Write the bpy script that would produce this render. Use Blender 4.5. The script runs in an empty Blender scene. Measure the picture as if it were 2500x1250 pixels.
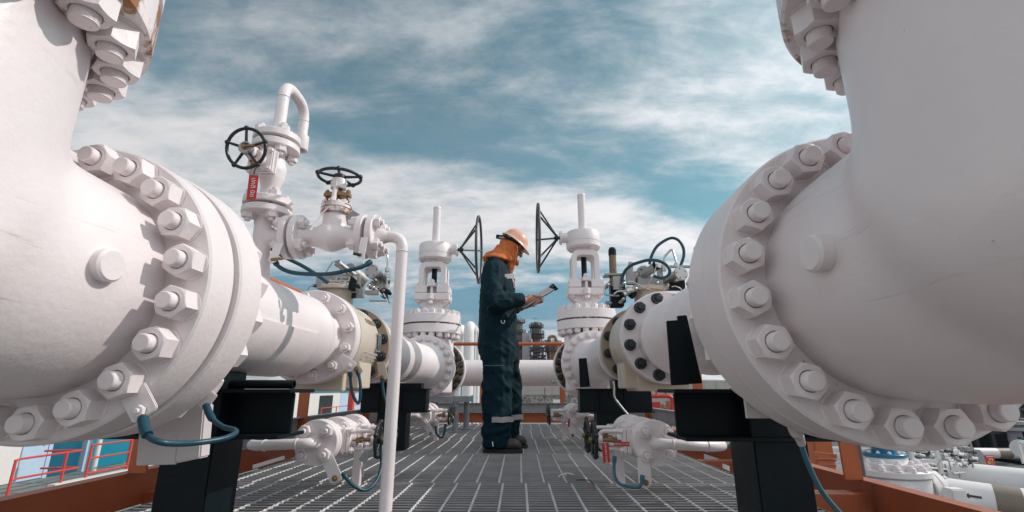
import bpy, bmesh, math, random
from mathutils import Vector as V, Matrix, noise, Quaternion
random.seed(7)
R = math.radians
scene = bpy.context.scene
col = scene.collection
# ------------------------------------------------------------------ camera
F = 1170.0; PITCH = R(15.52); YAW = R(0.8); CAMZ = 0.427
cam_d = bpy.data.cameras.new('camera'); cam = bpy.data.objects.new('camera', cam_d); col.objects.link(cam)
cam_d.sensor_width = 36.0; cam_d.lens = 36.0 * F / 2500.0; cam_d.clip_start = 0.05; cam_d.clip_end = 2000
CROT = Matrix.Rotation(YAW, 3, 'Z') @ Matrix.Rotation(R(90) + PITCH, 3, 'X')
cam.matrix_world = Matrix.Translation((0, 0, CAMZ)) @ CROT.to_4x4()
scene.camera = cam
def ray(px, py):
    return CROT @ V(((px - 1250) / F, (625 - py) / F, -1))
def at(px, py, Y):
    d = ray(px, py); return V((0, 0, CAMZ)) + d * (Y / d.y)
# ------------------------------------------------------------------ materials
def mat(name, color, rough=0.5, metal=0.0, bump=0.0, bscale=60.0, var=0.0, vscale=5.0, stain=None, low=0.0, lscale=6.0, spec=0.5):
    m = bpy.data.materials.new(name); m.use_nodes = True
    nt = m.node_tree; N = nt.nodes; L = nt.links
    p = N['Principled BSDF']
    p.inputs['Roughness'].default_value = rough; p.inputs['Metallic'].default_value = metal
    p.inputs['Specular IOR Level'].default_value = spec
    c4 = (*color, 1); p.inputs['Base Color'].default_value = c4
    geo = N.new('ShaderNodeNewGeometry'); src = geo.outputs['Position']
    out = None
    if var > 0:
        t = N.new('ShaderNodeTexNoise'); t.inputs['Scale'].default_value = vscale; t.inputs['Detail'].default_value = 6
        t.inputs['Roughness'].default_value = 0.65
        L.new(src, t.inputs['Vector'])
        rr = N.new('ShaderNodeMapRange'); rr.inputs['From Min'].default_value = 0.3; rr.inputs['From Max'].default_value = 0.7
        L.new(t.outputs['Fac'], rr.inputs['Value'])
        mx = N.new('ShaderNodeMix'); mx.data_type = 'RGBA'
        L.new(rr.outputs['Result'], mx.inputs['Factor'])
        mx.inputs['A'].default_value = (*[c * (1 - var) for c in color], 1)
        mx.inputs['B'].default_value = (*[min(1, c * (1 + var * 0.5)) for c in color], 1)
        out = mx.outputs['Result']
        ro = N.new('ShaderNodeMapRange'); ro.inputs['To Min'].default_value = max(0.05, rough - 0.1); ro.inputs['To Max'].default_value = min(1, rough + 0.12)
        L.new(t.outputs['Fac'], ro.inputs['Value']); L.new(ro.outputs['Result'], p.inputs['Roughness'])
    for st in (stain or []):
        scol, sc, lo, hi, stretch = st
        mp = N.new('ShaderNodeMapping'); mp.inputs['Scale'].default_value = stretch
        L.new(src, mp.inputs['Vector'])
        t = N.new('ShaderNodeTexNoise'); t.inputs['Scale'].default_value = sc; t.inputs['Detail'].default_value = 8
        t.inputs['Roughness'].default_value = 0.7
        L.new(mp.outputs['Vector'], t.inputs['Vector'])
        rr = N.new('ShaderNodeMapRange'); rr.inputs['From Min'].default_value = lo; rr.inputs['From Max'].default_value = hi
        L.new(t.outputs['Fac'], rr.inputs['Value'])
        mx = N.new('ShaderNodeMix'); mx.data_type = 'RGBA'
        L.new(rr.outputs['Result'], mx.inputs['Factor'])
        if out: L.new(out, mx.inputs['A'])
        else: mx.inputs['A'].default_value = c4
        mx.inputs['B'].default_value = (*scol, 1)
        out = mx.outputs['Result']
    if out: L.new(out, p.inputs['Base Color'])
    prev = None
    for (st, sc, dist) in ((bump, bscale, 0.004), (low, lscale, 0.02)):
        if st <= 0: continue
        t = N.new('ShaderNodeTexNoise'); t.inputs['Scale'].default_value = sc; t.inputs['Detail'].default_value = 5
        L.new(src, t.inputs['Vector'])
        b = N.new('ShaderNodeBump'); b.inputs['Strength'].default_value = st; b.inputs['Distance'].default_value = dist
        L.new(t.outputs['Fac'], b.inputs['Height'])
        if prev: L.new(prev, b.inputs['Normal'])
        prev = b.outputs['Normal']
    if prev: L.new(prev, p.inputs['Normal'])
    return m
RUST = (0.25, 0.09, 0.025)
GRIME = (0.33, 0.28, 0.27)
WC = (0.80, 0.722, 0.722)
M = {}
M['white'] = mat('white_paint', WC, 0.38, bump=0.25, bscale=70, var=0.05, vscale=7, stain=[((0.55, 0.49, 0.47), 9, 0.66, 0.85, (1, 1, 1)), (RUST, 26, 0.705, 0.73, (1, 1, 1))])
M['cast'] = mat('white_cast_paint', WC, 0.34, bump=0.22, bscale=75, low=0.14, lscale=7, var=0.05, vscale=4, stain=[((0.46, 0.40, 0.385), 2.4, 0.61, 0.74, (0.7, 0.7, 16.0)), (RUST, 30, 0.72, 0.745, (1, 1, 1))])
M['rusty'] = mat('white_paint_rusted', WC, 0.45, bump=0.3, bscale=60, var=0.06, stain=[((0.30, 0.13, 0.045), 8, 0.50, 0.57, (1, 1, 0.6))])
M['rustlite'] = mat('white_paint_rust_edged', WC, 0.42, bump=0.3, bscale=60, var=0.06, stain=[((0.34, 0.16, 0.06), 14, 0.60, 0.66, (1, 1, 0.6))])
M['seam'] = mat('rusty_seam', (0.10, 0.05, 0.03), 0.8, var=0.5, vscale=30, stain=[((0.5, 0.42, 0.38), 16, 0.55, 0.6, (1, 1, 1))])
M['cream'] = mat('cream_paint', (0.62, 0.53, 0.44), 0.4, bump=0.2, var=0.06)
M['beige'] = mat('beige_paint', (0.37, 0.295, 0.22), 0.5, bump=0.3, var=0.1)
M['rustface'] = mat('rusted_flange_face', (0.42, 0.30, 0.19), 0.8, bump=0.6, var=0.3, vscale=20, stain=[((0.06, 0.04, 0.03), 14, 0.5, 0.56, (1, 1, 1))])
M['darknut'] = mat('dark_coated_steel', (0.035, 0.04, 0.046), 0.4, metal=0.2, bump=0.3, bscale=90, var=0.3, vscale=20, stain=[((0.16, 0.08, 0.03), 22, 0.62, 0.7, (1, 1, 1))])
M['black'] = mat('black_steel_paint', (0.004, 0.010, 0.013), 0.42, spec=0.22, bump=0.2, bscale=40, var=0.35, vscale=3, stain=[((0.05, 0.06, 0.065), 7, 0.64, 0.8, (1, 1, 0.15))])
M['blackw'] = mat('black_wheel_paint', (0.012, 0.016, 0.019), 0.35, bump=0.2, var=0.3, vscale=20, stain=[((0.1, 0.09, 0.08), 30, 0.66, 0.72, (1, 1, 1))])
M['greyw'] = mat('grey_wheel_paint', (0.07, 0.068, 0.072), 0.4, var=0.15, vscale=20)
M['orangeb'] = mat('shaded_orange_beam_paint', (0.35, 0.085, 0.030), 0.5, bump=0.2, var=0.16, vscale=4, stain=[((0.12, 0.045, 0.025), 4, 0.55, 0.75, (1, 1, 0.12))])  # orange paint darkened: the shade on the beams is put into the colour
M['orange'] = mat('orange_steel_paint', (0.42, 0.105, 0.032), 0.45, bump=0.2, var=0.14, vscale=4, stain=[((0.22, 0.06, 0.03), 4, 0.55, 0.75, (1, 1, 0.12))])
M['galv'] = mat('galvanised_steel', (0.29, 0.30, 0.315), 0.5, metal=0.15, var=0.28, vscale=16)
M['bartop'] = mat('brightened_grating_top', (0.36, 0.352, 0.357), 0.5, metal=0.1, var=0.22, vscale=6, stain=[((0.22, 0.10, 0.05), 3.0, 0.66, 0.74, (1, 2, 1))])  # bar tops brightened, bars darkened: lit tops over shaded faces put into colour
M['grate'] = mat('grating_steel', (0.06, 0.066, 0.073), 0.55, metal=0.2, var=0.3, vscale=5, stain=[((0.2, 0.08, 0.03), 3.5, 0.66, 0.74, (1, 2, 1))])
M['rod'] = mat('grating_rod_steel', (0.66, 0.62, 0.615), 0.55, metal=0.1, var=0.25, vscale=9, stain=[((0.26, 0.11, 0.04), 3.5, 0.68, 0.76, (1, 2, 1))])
M['steel'] = mat('stainless_steel', (0.52, 0.51, 0.51), 0.26, metal=0.95, bump=0.1, var=0.12, vscale=25)
M['brushed'] = mat('grey_machined_metal', (0.40, 0.385, 0.385), 0.42, metal=0.6, bump=0.15, var=0.12, vscale=18)
M['brass'] = mat('weathered_brass', (0.30, 0.19, 0.10), 0.5, metal=0.5, var=0.3, vscale=40)
M['brown'] = mat('stained_cylinder', (0.22, 0.15, 0.10), 0.35, metal=0.5, var=0.5, vscale=60)
M['cable'] = mat('blue_cable', (0.007, 0.058, 0.086), 0.4, var=0.15, vscale=30)
M['cablel'] = mat('pale_blue_cable', (0.04, 0.135, 0.18), 0.4, var=0.2, vscale=30)
M['red'] = mat('red_plastic', (0.50, 0.03, 0.03), 0.4)
M['redrail'] = mat('red_rail_paint', (0.58, 0.055, 0.045), 0.45, var=0.1)
M['ink'] = mat('white_print', (0.8, 0.75, 0.72), 0.5)
M['inkb'] = mat('dark_print', (0.02, 0.03, 0.035), 0.5)
M['inkblue'] = mat('blue_print', (0.02, 0.22, 0.32), 0.5)
M['tagmetal'] = mat('tag_metal', (0.36, 0.35, 0.36), 0.4, metal=0.5, var=0.2, vscale=50)
M['cloth'] = mat('teal_coverall_cloth', (0.0014, 0.0195, 0.028), 0.75, bump=0.2, bscale=900, var=0.3, vscale=7, low=0.45, lscale=22, spec=0.16)
M['scarf'] = mat('orange_cloth', (0.60, 0.17, 0.055), 0.85, bump=0.4, bscale=800, var=0.15, vscale=14, low=0.3, lscale=22, spec=0.2)
M['helmet'] = mat('salmon_helmet_plastic', (0.80, 0.39, 0.27), 0.28, var=0.14, vscale=20, stain=[((0.72, 0.55, 0.44), 14, 0.5, 0.75, (1, 1, 1))])
M['helmetin'] = mat('orange_helmet_lining', (0.62, 0.11, 0.05), 0.5)
M['skin'] = mat('skin', (0.36, 0.18, 0.11), 0.5, var=0.1, vscale=60)
M['boot'] = mat('dusty_boot_leather', (0.050, 0.042, 0.037), 0.55, bump=0.4, bscale=120, var=0.4, vscale=25)
M['sole'] = mat('boot_sole_rubber', (0.015, 0.017, 0.018), 0.7)
M['tape'] = mat('reflective_tape', (0.36, 0.335, 0.335), 0.4, var=0.12, vscale=40)
M['paper'] = mat('paper', (0.52, 0.48, 0.475), 0.7)
M['board'] = mat('dark_blue_board', (0.015, 0.028, 0.045), 0.35)
M['strap'] = mat('grey_strap', (0.35, 0.36, 0.38), 0.6)
M['lens'] = mat('dark_lens', (0.02, 0.025, 0.03), 0.15)
M['thread'] = mat('thread', (0.05, 0.16, 0.17), 0.7)
M['bandgrey'] = mat('grey_band', (0.38, 0.345, 0.345), 0.35, metal=0.2, var=0.12, vscale=12)
M['bandbrown'] = mat('brown_band_paint', (0.21, 0.165, 0.125), 0.5, var=0.1)
M['teal'] = mat('teal_panel_paint', (0.0, 0.21, 0.29), 0.4, var=0.1, vscale=1.5)
M['teald'] = mat('dark_teal_panel_paint', (0.003, 0.10, 0.16), 0.4, var=0.1, vscale=1.5)
M['pale'] = mat('pale_blue_panel', (0.42, 0.54, 0.66), 0.5, var=0.06)
M['offwhite'] = mat('off_white_panel', (0.66, 0.63, 0.60), 0.55, var=0.06)
M['greypanel'] = mat('grey_panel', (0.34, 0.32, 0.34), 0.6, var=0.08)
M['darkglass'] = mat('dark_window', (0.02, 0.03, 0.035), 0.15)
M['concrete'] = mat('concrete', (0.44, 0.41, 0.38), 0.9, bump=0.3, bscale=20, var=0.15, vscale=1.2)
M['refgrey'] = mat('weathered_grey_cladding', (0.20, 0.175, 0.165), 0.7, var=0.4, vscale=0.5)
M['refbrown'] = mat('rusty_brown_cladding', (0.27, 0.17, 0.11), 0.7, var=0.35, vscale=0.4, stain=[((0.12, 0.05, 0.03), 0.8, 0.5, 0.65, (1, 1, 0.1))])
M['refdark'] = mat('dark_steelwork', (0.045, 0.045, 0.05), 0.6, var=0.3)
M['bluepaint'] = mat('blue_valve_paint', (0.01, 0.15, 0.25), 0.35)
M['whitebg'] = mat('weathered_white_paint', (0.74, 0.70, 0.69), 0.45, var=0.08, vscale=2, bump=0.1)
M['bracket'] = mat('grey_white_bracket', (0.60, 0.55, 0.55), 0.5, var=0.08)
# ------------------------------------------------------------------ mesh builder
def frame(axis):
    a = V(axis).normalized()
    h = V((0, 0, 1)) if abs(a.z) < 0.9 else V((1, 0, 0))
    u = h.cross(a).normalized(); v = a.cross(u)
    return a, u, v
class MB:
    def __init__(s): s.v = []; s.f = []
    def ring(s, pts):
        i = len(s.v); s.v += [V(p) for p in pts]; return list(range(i, i + len(pts)))
    def bridge(s, a, b):
        n = len(a)
        if len(a) == 1 and len(b) == 1: return
        if len(a) == 1:
            for k in range(len(b)): s.f.append((a[0], b[k], b[(k + 1) % len(b)]))
        elif len(b) == 1:
            for k in range(n): s.f.append((a[k], a[(k + 1) % n], b[0]))
        else:
            for k in range(n): s.f.append((a[k], a[(k + 1) % n], b[(k + 1) % n], b[k]))
    def lathe(s, prof, o, axis, n=32, a0=None, a1=None):
        a, u, v = frame(axis); o = V(o); prev = None
        for (r, t) in prof:
            c = o + a * t
            if r <= 1e-6: cur = s.ring([c])
            else: cur = s.ring([c + (u * math.cos(2 * math.pi * k / n) + v * math.sin(2 * math.pi * k / n)) * r for k in range(n)])
            if prev is not None: s.bridge(prev, cur)
            prev = cur
        return s
    def cyl(s, p0, p1, r0, r1=None, n=20, ch=0.0):
        p0 = V(p0); p1 = V(p1); d = p1 - p0; l = d.length; r1 = r0 if r1 is None else r1
        if ch: pr = [(0, 0), (r0 - ch, 0), (r0, ch), (r1, l - ch), (r1 - ch, l), (0, l)]
        else: pr = [(0, 0), (r0, 0), (r1, l), (0, l)]
        return s.lathe(pr, p0, d, n)
    def flange(s, c, axis, rad, t, ch=0.004, n=64, rin=0):
        if rin: pr = [(rin, 0), (rad - ch, 0), (rad, ch), (rad, t - ch), (rad - ch, t), (rin, t), (rin, 0)]
        else: pr = [(0, 0), (rad - ch, 0), (rad, ch), (rad, t - ch), (rad - ch, t), (0, t)]
        return s.lathe(pr, c, axis, n)
    def box(s, c, size, rot=None):
        c = V(c); h = V(size) / 2; i = len(s.v)
        for dx in (-1, 1):
            for dy in (-1, 1):
                for dz in (-1, 1):
                    p = V((dx * h.x, dy * h.y, dz * h.z))
                    if rot is not None: p = rot @ p
                    s.v.append(c + p)
        for f in ((0, 1, 3, 2), (4, 6, 7, 5), (0, 4, 5, 1), (2, 3, 7, 6), (0, 2, 6, 4), (1, 5, 7, 3)):
            s.f.append(tuple(i + k for k in f))
        return s
    def bx(s, x0, x1, y0, y1, z0, z1):
        return s.box(((x0 + x1) / 2, (y0 + y1) / 2, (z0 + z1) / 2), (abs(x1 - x0), abs(y1 - y0), abs(z1 - z0)))
    def prism(s, pts, ext):
        ext = V(ext); a = s.ring(pts); b = s.ring([V(p) + ext for p in pts])
        s.bridge(a, b); s.f.append(tuple(reversed(a))); s.f.append(tuple(b)); return s
    def bar(s, p0, p1, w, h, up=(0, 0, 1)):
        p0 = V(p0); p1 = V(p1); d = (p1 - p0).normalized(); sd = d.cross(V(up))
        if sd.length < 1e-4: sd = d.cross(V((1, 0, 0)))
        sd.normalize(); u2 = sd.cross(d)
        q = [p0 + sd * a * w / 2 + u2 * b * h / 2 for a, b in ((-1, -1), (1, -1), (1, 1), (-1, 1))]
        return s.prism(q, p1 - p0)
    def tube(s, pts, r, n=10, closed=False, cap=True):
        pts = [V(p) for p in pts]; N = len(pts); rr = r if isinstance(r, (list, tuple)) else [r] * N
        tang = []
        for i in range(N):
            if closed: t = pts[(i + 1) % N] - pts[i - 1]
            else: t = pts[min(i + 1, N - 1)] - pts[max(i - 1, 0)]
            tang.append(t.normalized())
        a, u, v = frame(tang[0]); rings = []
        for i in range(N):
            if i:
                q = tang[i - 1].rotation_difference(tang[i]); u = q @ u
                u = (u - tang[i] * u.dot(tang[i])).normalized()
            w = tang[i].cross(u)
            rings.append(s.ring([pts[i] + (u * math.cos(2 * math.pi * k / n) + w * math.sin(2 * math.pi * k / n)) * rr[i] for k in range(n)]))
        for i in range(N - 1): s.bridge(rings[i], rings[i + 1])
        if closed:
            # best rotational match
            best = min(range(n), key=lambda o: sum((s.v[rings[-1][k]] - s.v[rings[0][(k + o) % n]]).length for k in range(n)))
            s.bridge(rings[-1], rings[0][best:] + rings[0][:best])
        elif cap:
            s.f.append(tuple(reversed(rings[0]))); s.f.append(tuple(rings[-1]))
        return s
    def torus(s, c, axis, RR, r, n=40, m=10):
        a, u, v = frame(axis); c = V(c)
        rings = []
        for i in range(n):
            t = 2 * math.pi * i / n; d = u * math.cos(t) + v * math.sin(t)
            rings.append(s.ring([c + d * (RR + r * math.cos(2 * math.pi * k / m)) + a * r * math.sin(2 * math.pi * k / m) for k in range(m)]))
        for i in range(n): s.bridge(rings[i], rings[(i + 1) % n])
        return s
    def ball(s, c, r, sc=(1, 1, 1), n=20, m=10, rot=None):
        c = V(c); prev = None
        for j in range(m + 1):
            th = math.pi * j / m; z = math.cos(th); q = math.sin(th)
            def tf(p):
                p = V((p[0] * sc[0], p[1] * sc[1], p[2] * sc[2])) * r
                if rot is not None: p = rot @ p
                return c + p
            if j in (0, m): cur = s.ring([tf((0, 0, z))])
            else: cur = s.ring([tf((q * math.cos(2 * math.pi * k / n), q * math.sin(2 * math.pi * k / n), z)) for k in range(n)])
            if prev is not None: s.bridge(prev, cur)
            prev = cur
        return s
    def loft(s, secs, n=24):
        """secs: (center, u half-vector, v half-vector)"""
        prev = None; first = None
        for (c, u, v) in secs:
            cur = s.ring([V(c) + V(u) * math.cos(2 * math.pi * k / n) + V(v) * math.sin(2 * math.pi * k / n) for k in range(n)])
            if prev is not None: s.bridge(prev, cur)
            else: first = cur
            prev = cur
        s.f.append(tuple(reversed(first))); s.f.append(tuple(prev)); return s
    def hexa(s, c, axis, af, h):
        a, u, v = frame(axis); rc = af / math.sqrt(3)
        return s.prism([V(c) + (u * math.cos(R(60 * k)) + v * math.sin(R(60 * k))) * rc for k in range(6)], a * h)
    def mesh(s, name, m, off=V((0, 0, 0)), bevel=0.0, sharp=32):
        me = bpy.data.meshes.new(name)
        me.from_pydata([tuple(p - off) for p in s.v], [], s.f)
        bm = bmesh.new(); bm.from_mesh(me)
        bmesh.ops.recalc_face_normals(bm, faces=bm.faces)
        if bevel:
            ed = [e for e in bm.edges if len(e.link_faces) == 2 and e.calc_face_angle(0) > R(40)]
            bmesh.ops.bevel(bm, geom=ed, offset=bevel, segments=2, affect='EDGES', clamp_overlap=True)
        bm.to_mesh(me); bm.free()
        me.shade_smooth(); me.set_sharp_from_angle(angle=R(sharp))
        if m: me.materials.append(m)
        return me
    def build(s, name, m, parent=None, bevel=0.0, sharp=32):
        off = origin(parent)
        o = bpy.data.objects.new(name, s.mesh(name, M[m] if isinstance(m, str) else m, off, bevel, sharp))
        col.objects.link(o)
        if parent: o.parent = parent
        return o
def origin(o):
    p = V((0, 0, 0))
    while o is not None: p = p + o.location; o = o.parent
    return p
def tag(o, label, cat, group=None, kind=None):
    if label: o['label'] = label
    if cat: o['category'] = cat
    if group: o['group'] = group
    if kind: o['kind'] = kind
    return o
def thing(name, loc, label, cat, group=None):
    o = bpy.data.objects.new(name, None); col.objects.link(o); o.location = V(loc); o.empty_display_size = 0.1
    return tag(o, label, cat, group)
def struct(name, b, m):
    o = b.build(name, m); o['kind'] = 'structure'; return o
def solo(name, b, m, label, cat, group=None, bevel=0.0, base=None):
    off = V(base) if base is not None else sum(b.v, V((0, 0, 0))) / len(b.v)
    o = bpy.data.objects.new(name, b.mesh(name, M[m], off, bevel)); col.objects.link(o); o.location = off
    return tag(o, label, cat, group)
def inst(name, me, parent, pos, axis=(0, 0, 1), spin=0.0, scale=1.0):
    o = bpy.data.objects.new(name, me); col.objects.link(o)
    q = V((0, 0, 1)).rotation_difference(V(axis).normalized())
    o.rotation_mode = 'QUATERNION'; o.rotation_quaternion = q @ Quaternion((0, 0, 1), spin)
    o.location = V(pos) - origin(parent); o.scale = (scale,) * 3
    o.parent = parent
    return o
def rnd(pts, rad, seg=6, closed=False):
    """polyline with rounded corners"""
    pts = [V(p) for p in pts]; out = [pts[0]]
    for i in range(1, len(pts) - 1):
        a, b, c = pts[i - 1], pts[i], pts[i + 1]
        r = min(rad, (a - b).length * 0.49, (c - b).length * 0.49)
        p0 = b + (a - b).normalized() * r; p1 = b + (c - b).normalized() * r
        for k in range(seg + 1):
            t = k / seg; out.append(p0 * (1 - t) ** 2 + b * 2 * t * (1 - t) + p1 * t * t)
    out.append(pts[-1]); return out
def smooth_path(pts, sub=6):
    pts = [V(p) for p in pts]; out = []
    for i in range(len(pts) - 1):
        p0 = pts[max(i - 1, 0)]; p1 = pts[i]; p2 = pts[i + 1]; p3 = pts[min(i + 2, len(pts) - 1)]
        for k in range(sub):
            t = k / sub
            out.append(0.5 * ((2 * p1) + (p2 - p0) * t + (2 * p0 - 5 * p1 + 4 * p2 - p3) * t * t + (3 * p1 - p0 - 3 * p2 + p3) * t ** 3))
    out.append(pts[-1]); return out
def fuse(name, b, m, parent, voxel, it=8, disp=None, fac=0.5):
    """weld overlapping solids into one continuous surface"""
    o = b.build(name, None, parent)
    md = o.modifiers.new('r', 'REMESH'); md.mode = 'VOXEL'; md.voxel_size = voxel; md.use_smooth_shade = True
    if it:
        sm = o.modifiers.new('s', 'SMOOTH'); sm.factor = fac; sm.iterations = it
    dg = bpy.context.evaluated_depsgraph_get(); dg.update()
    me = bpy.data.meshes.new_from_object(o.evaluated_get(dg))
    o.modifiers.clear(); old = o.data; o.data = me; me.name = name; bpy.data.meshes.remove(old)
    if disp:
        off = origin(o); nr = [v.normal.copy() for v in me.vertices]
        for v, n in zip(me.vertices, nr): v.co += n * disp(v.co + off, n)
    me.shade_smooth(); me.materials.clear(); me.materials.append(M[m])
    return o
def text(name, body, size, mtl, parent, origin_pt, xdir, ydir, depth=0.0006):
    c = bpy.data.curves.new(name, 'FONT'); c.body = body; c.size = size; c.extrude = depth; c.align_x = 'CENTER'; c.align_y = 'CENTER'
    t = bpy.data.objects.new(name, c); col.objects.link(t)
    dg = bpy.context.evaluated_depsgraph_get(); dg.update()
    me = bpy.data.meshes.new_from_object(t.evaluated_get(dg)); bpy.data.objects.remove(t)
    x = V(xdir).normalized(); y = V(ydir).normalized(); z = x.cross(y)
    off = origin(parent); o0 = V(origin_pt)
    for v in me.vertices:
        v.co = o0 + x * v.co.x + y * v.co.y + z * v.co.z - off
    me.materials.clear(); me.materials.append(M[mtl])
    o = bpy.data.objects.new(name, me); col.objects.link(o); o.parent = parent
    return o
# ------------------------------------------------------------------ nuts
def nut_mesh(name, af, h, sr, sh, m, washer=True, ch=0.12):
    b = MB(); n = 36; rcirc = af * 0.485
    if washer: b.lathe([(0, 0), (af * 0.60, 0), (af * 0.60, 0.0022), (af * 0.57, 0.003), (0, 0.003)], (0, 0, 0), (0, 0, 1), 28)
    z0 = 0.002
    hr = lambda t: (af / 2) / math.cos(((t + R(30)) % R(60)) - R(30))
    ring = lambda f, z: b.ring([(f(2 * math.pi * k / n) * math.cos(2 * math.pi * k / n), f(2 * math.pi * k / n) * math.sin(2 * math.pi * k / n), z(2 * math.pi * k / n)) for k in range(n)])
    a0 = ring(hr, lambda t: z0); a1 = ring(hr, lambda t: h - 0.60 * (hr(t) - rcirc)); a2 = ring(lambda t: rcirc, lambda t: h)
    a3 = ring(lambda t: sr * 1.14, lambda t: h); a4 = ring(lambda t: sr * 1.02, lambda t: h - sr * 0.35)
    b.bridge(a0, a1); b.bridge(a1, a2); b.bridge(a2, a3); b.bridge(a3, a4); b.f.append(tuple(reversed(a0)))
    # stud with thread rings and a domed end
    pr = [(0, h * 0.3), (sr, h * 0.3)]
    k = max(2, int(sh / 0.004))
    for i in range(k): pr += [(sr, h + sh * (i + 0.3) / (k + 1)), (sr * 0.955, h + sh * (i + 0.65) / (k + 1))]
    pr += [(sr * 0.98, h + sh * 0.9), (sr * 0.86, h + sh), (0, h + sh * 1.02)]
    b.lathe(pr, (0, 0, 0), (0, 0, 1), 20)
    return b.mesh(name, M[m], bevel=0, sharp=24)
NUT = {
    'big': nut_mesh('nut', 0.068, 0.046, 0.0200, 0.022, 'white'),
    'bigr': nut_mesh('nut', 0.074, 0.050, 0.0225, 0.020, 'rustlite'),
    'back': nut_mesh('nut', 0.070, 0.055, 0.021, 0.015, 'white'),
    'mid': nut_mesh('nut', 0.046, 0.030, 0.0145, 0.014, 'white'),
    'midd': nut_mesh('nut', 0.052, 0.030, 0.0155, 0.014, 'darknut'),
    'gate': nut_mesh('nut', 0.052, 0.026, 0.017, 0.014, 'white'),
    'gated': nut_mesh('nut', 0.062, 0.034, 0.020, 0.024, 'darknut'),
    'cap': nut_mesh('nut', 0.066, 0.050, 0.020, 0.012, 'white'),
    'small': nut_mesh('nut', 0.044, 0.025, 0.0125, 0.013, 'white'),
    'tiny': nut_mesh('nut', 0.022, 0.012, 0.006, 0.006, 'white', washer=False),
    'tinyd': nut_mesh('nut', 0.022, 0.012, 0.006, 0.006, 'brass', washer=False),
}
def nuts(parent, c, axis, rb, n, kind, phase=0.5, keep=None, name='nut'):
    a, u, v = frame(axis); c = V(c)
    for k in range(n):
        t = 2 * math.pi * (k + phase) / n
        d = u * math.cos(t) + v * math.sin(t)
        if keep and not keep(d): continue
        inst(name, NUT[kind], parent, c + d * rb, axis, random.uniform(0, math.pi))
# ------------------------------------------------------------------ big elbows in the foreground
YD = V((0, 1, 0)); XD = V((1, 0, 0)); ZD = V((0, 0, 1))
LX, RX = -1.075, 0.80
def elbow(cx, z, Y1, Yv, Zt, r, topmat, label, sgn):
    t = thing('pipe_elbow', (cx, Yv, z - 0.35), label, 'pipe elbow', 'large white pipe elbows in the foreground')
    b = MB()
    b.lathe([(0, -0.02), (r, -0.02), (r, Zt - z - 0.03), (r * 0.97, Zt - z + 0.01), (0, Zt - z + 0.01)], (cx, Yv, z), ZD, 48)
    b.ball((cx, Yv, z), r * 1.01, (1, 1, 0.79), n=48, m=24)
    L = Y1 - Yv
    b.lathe([(0, -0.05), (0.19, -0.05), (0.225, 0.05), (0.250, 0.16), (0.262, L - 0.20), (0.260, L - 0.11), (0.256, L - 0.03), (0.256, L + 0.04), (0, L + 0.04)], (cx, Yv, z), YD, 48)
    # extra bulk on the outer side of the bend
    b.ball((cx, Yv + 0.05, z + 0.06), r * 1.0, (1, 1, 0.95), n=48, m=24)
    fuse('body', b, 'cast', t, 0.011, 70)
    b = MB(); yp = Y1 - (0.177 if sgn > 0 else 0.215); xp = 0.276 if sgn > 0 else 0.282
    b.cyl((cx - sgn * 0.10, yp, z), (cx + sgn * xp, yp, z), 0.034, n=28, ch=0.005)
    b.build('plug', 'white', t)
    b = MB(); b.flange((cx, Y1, z), YD, 0.355, 0.098, 0.005, 96); b.build('flange', 'white', t)
    nuts(t, (cx, Y1, z), -YD, 0.308, 20, 'big')
    b = MB(); b.flange((cx, Yv, Zt), ZD, 0.36, 0.105, 0.005, 96); b.build('top_flange', topmat, t)
    nuts(t, (cx, Yv, Zt), -ZD, 0.308, 20, 'bigr' if sgn > 0 else 'big')
    return t
elbow(LX, 0.662, 1.082, 0.65, 1.122, 0.270, 'rusty', 'large white pipe elbow with a rust streaked top flange, filling the left edge', 1)
elbow(RX, 0.660, 1.044, 0.57, 1.070, 0.285, 'rusty', 'large shaded white pipe elbow filling the right edge, beside the pale blue cable', -1)
def riser(cx, Yv, Zt, label, m):
    t = thing('pipe_riser', (cx, Yv, Zt + 0.117), label, 'pipe', 'risers above the elbows')
    b = MB(); b.flange((cx, Yv, Zt + 0.117), ZD, 0.36, 0.105, 0.005, 96); b.build('flange', m, t)
    b = MB(); b.cyl((cx, Yv, Zt + 0.10), (cx, Yv, Zt + 0.121), 0.30, n=64); b.build('gasket', 'seam', t)
    b = MB(); b.lathe([(0.27, 0), (0.25, 0.04), (0.20, 0.10), (0.198, 0.12)], (cx, Yv, Zt + 0.21), ZD, 48)
    sx = 1 if cx > 0 else -1  # unseen pipe above is bent outward so sun reaches the left elbow
    b.tube(rnd([(cx, Yv, Zt + 0.32), (cx, Yv, Zt + 0.50), (cx + sx * 0.2, Yv - 0.05, Zt + 0.52), (cx + sx * 1.6, Yv - 0.4, Zt + 0.52)], 0.25, 8), 0.2, 40); b.build('pipe', 'white', t, sharp=60)
riser(LX, 0.65, 1.122, 'white pipe flange bolted above the rust streaked elbow at the upper left', 'white')
riser(RX, 0.57, 1.070, 'white pipe flange bolted above the shaded elbow at the upper right', 'white')

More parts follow.
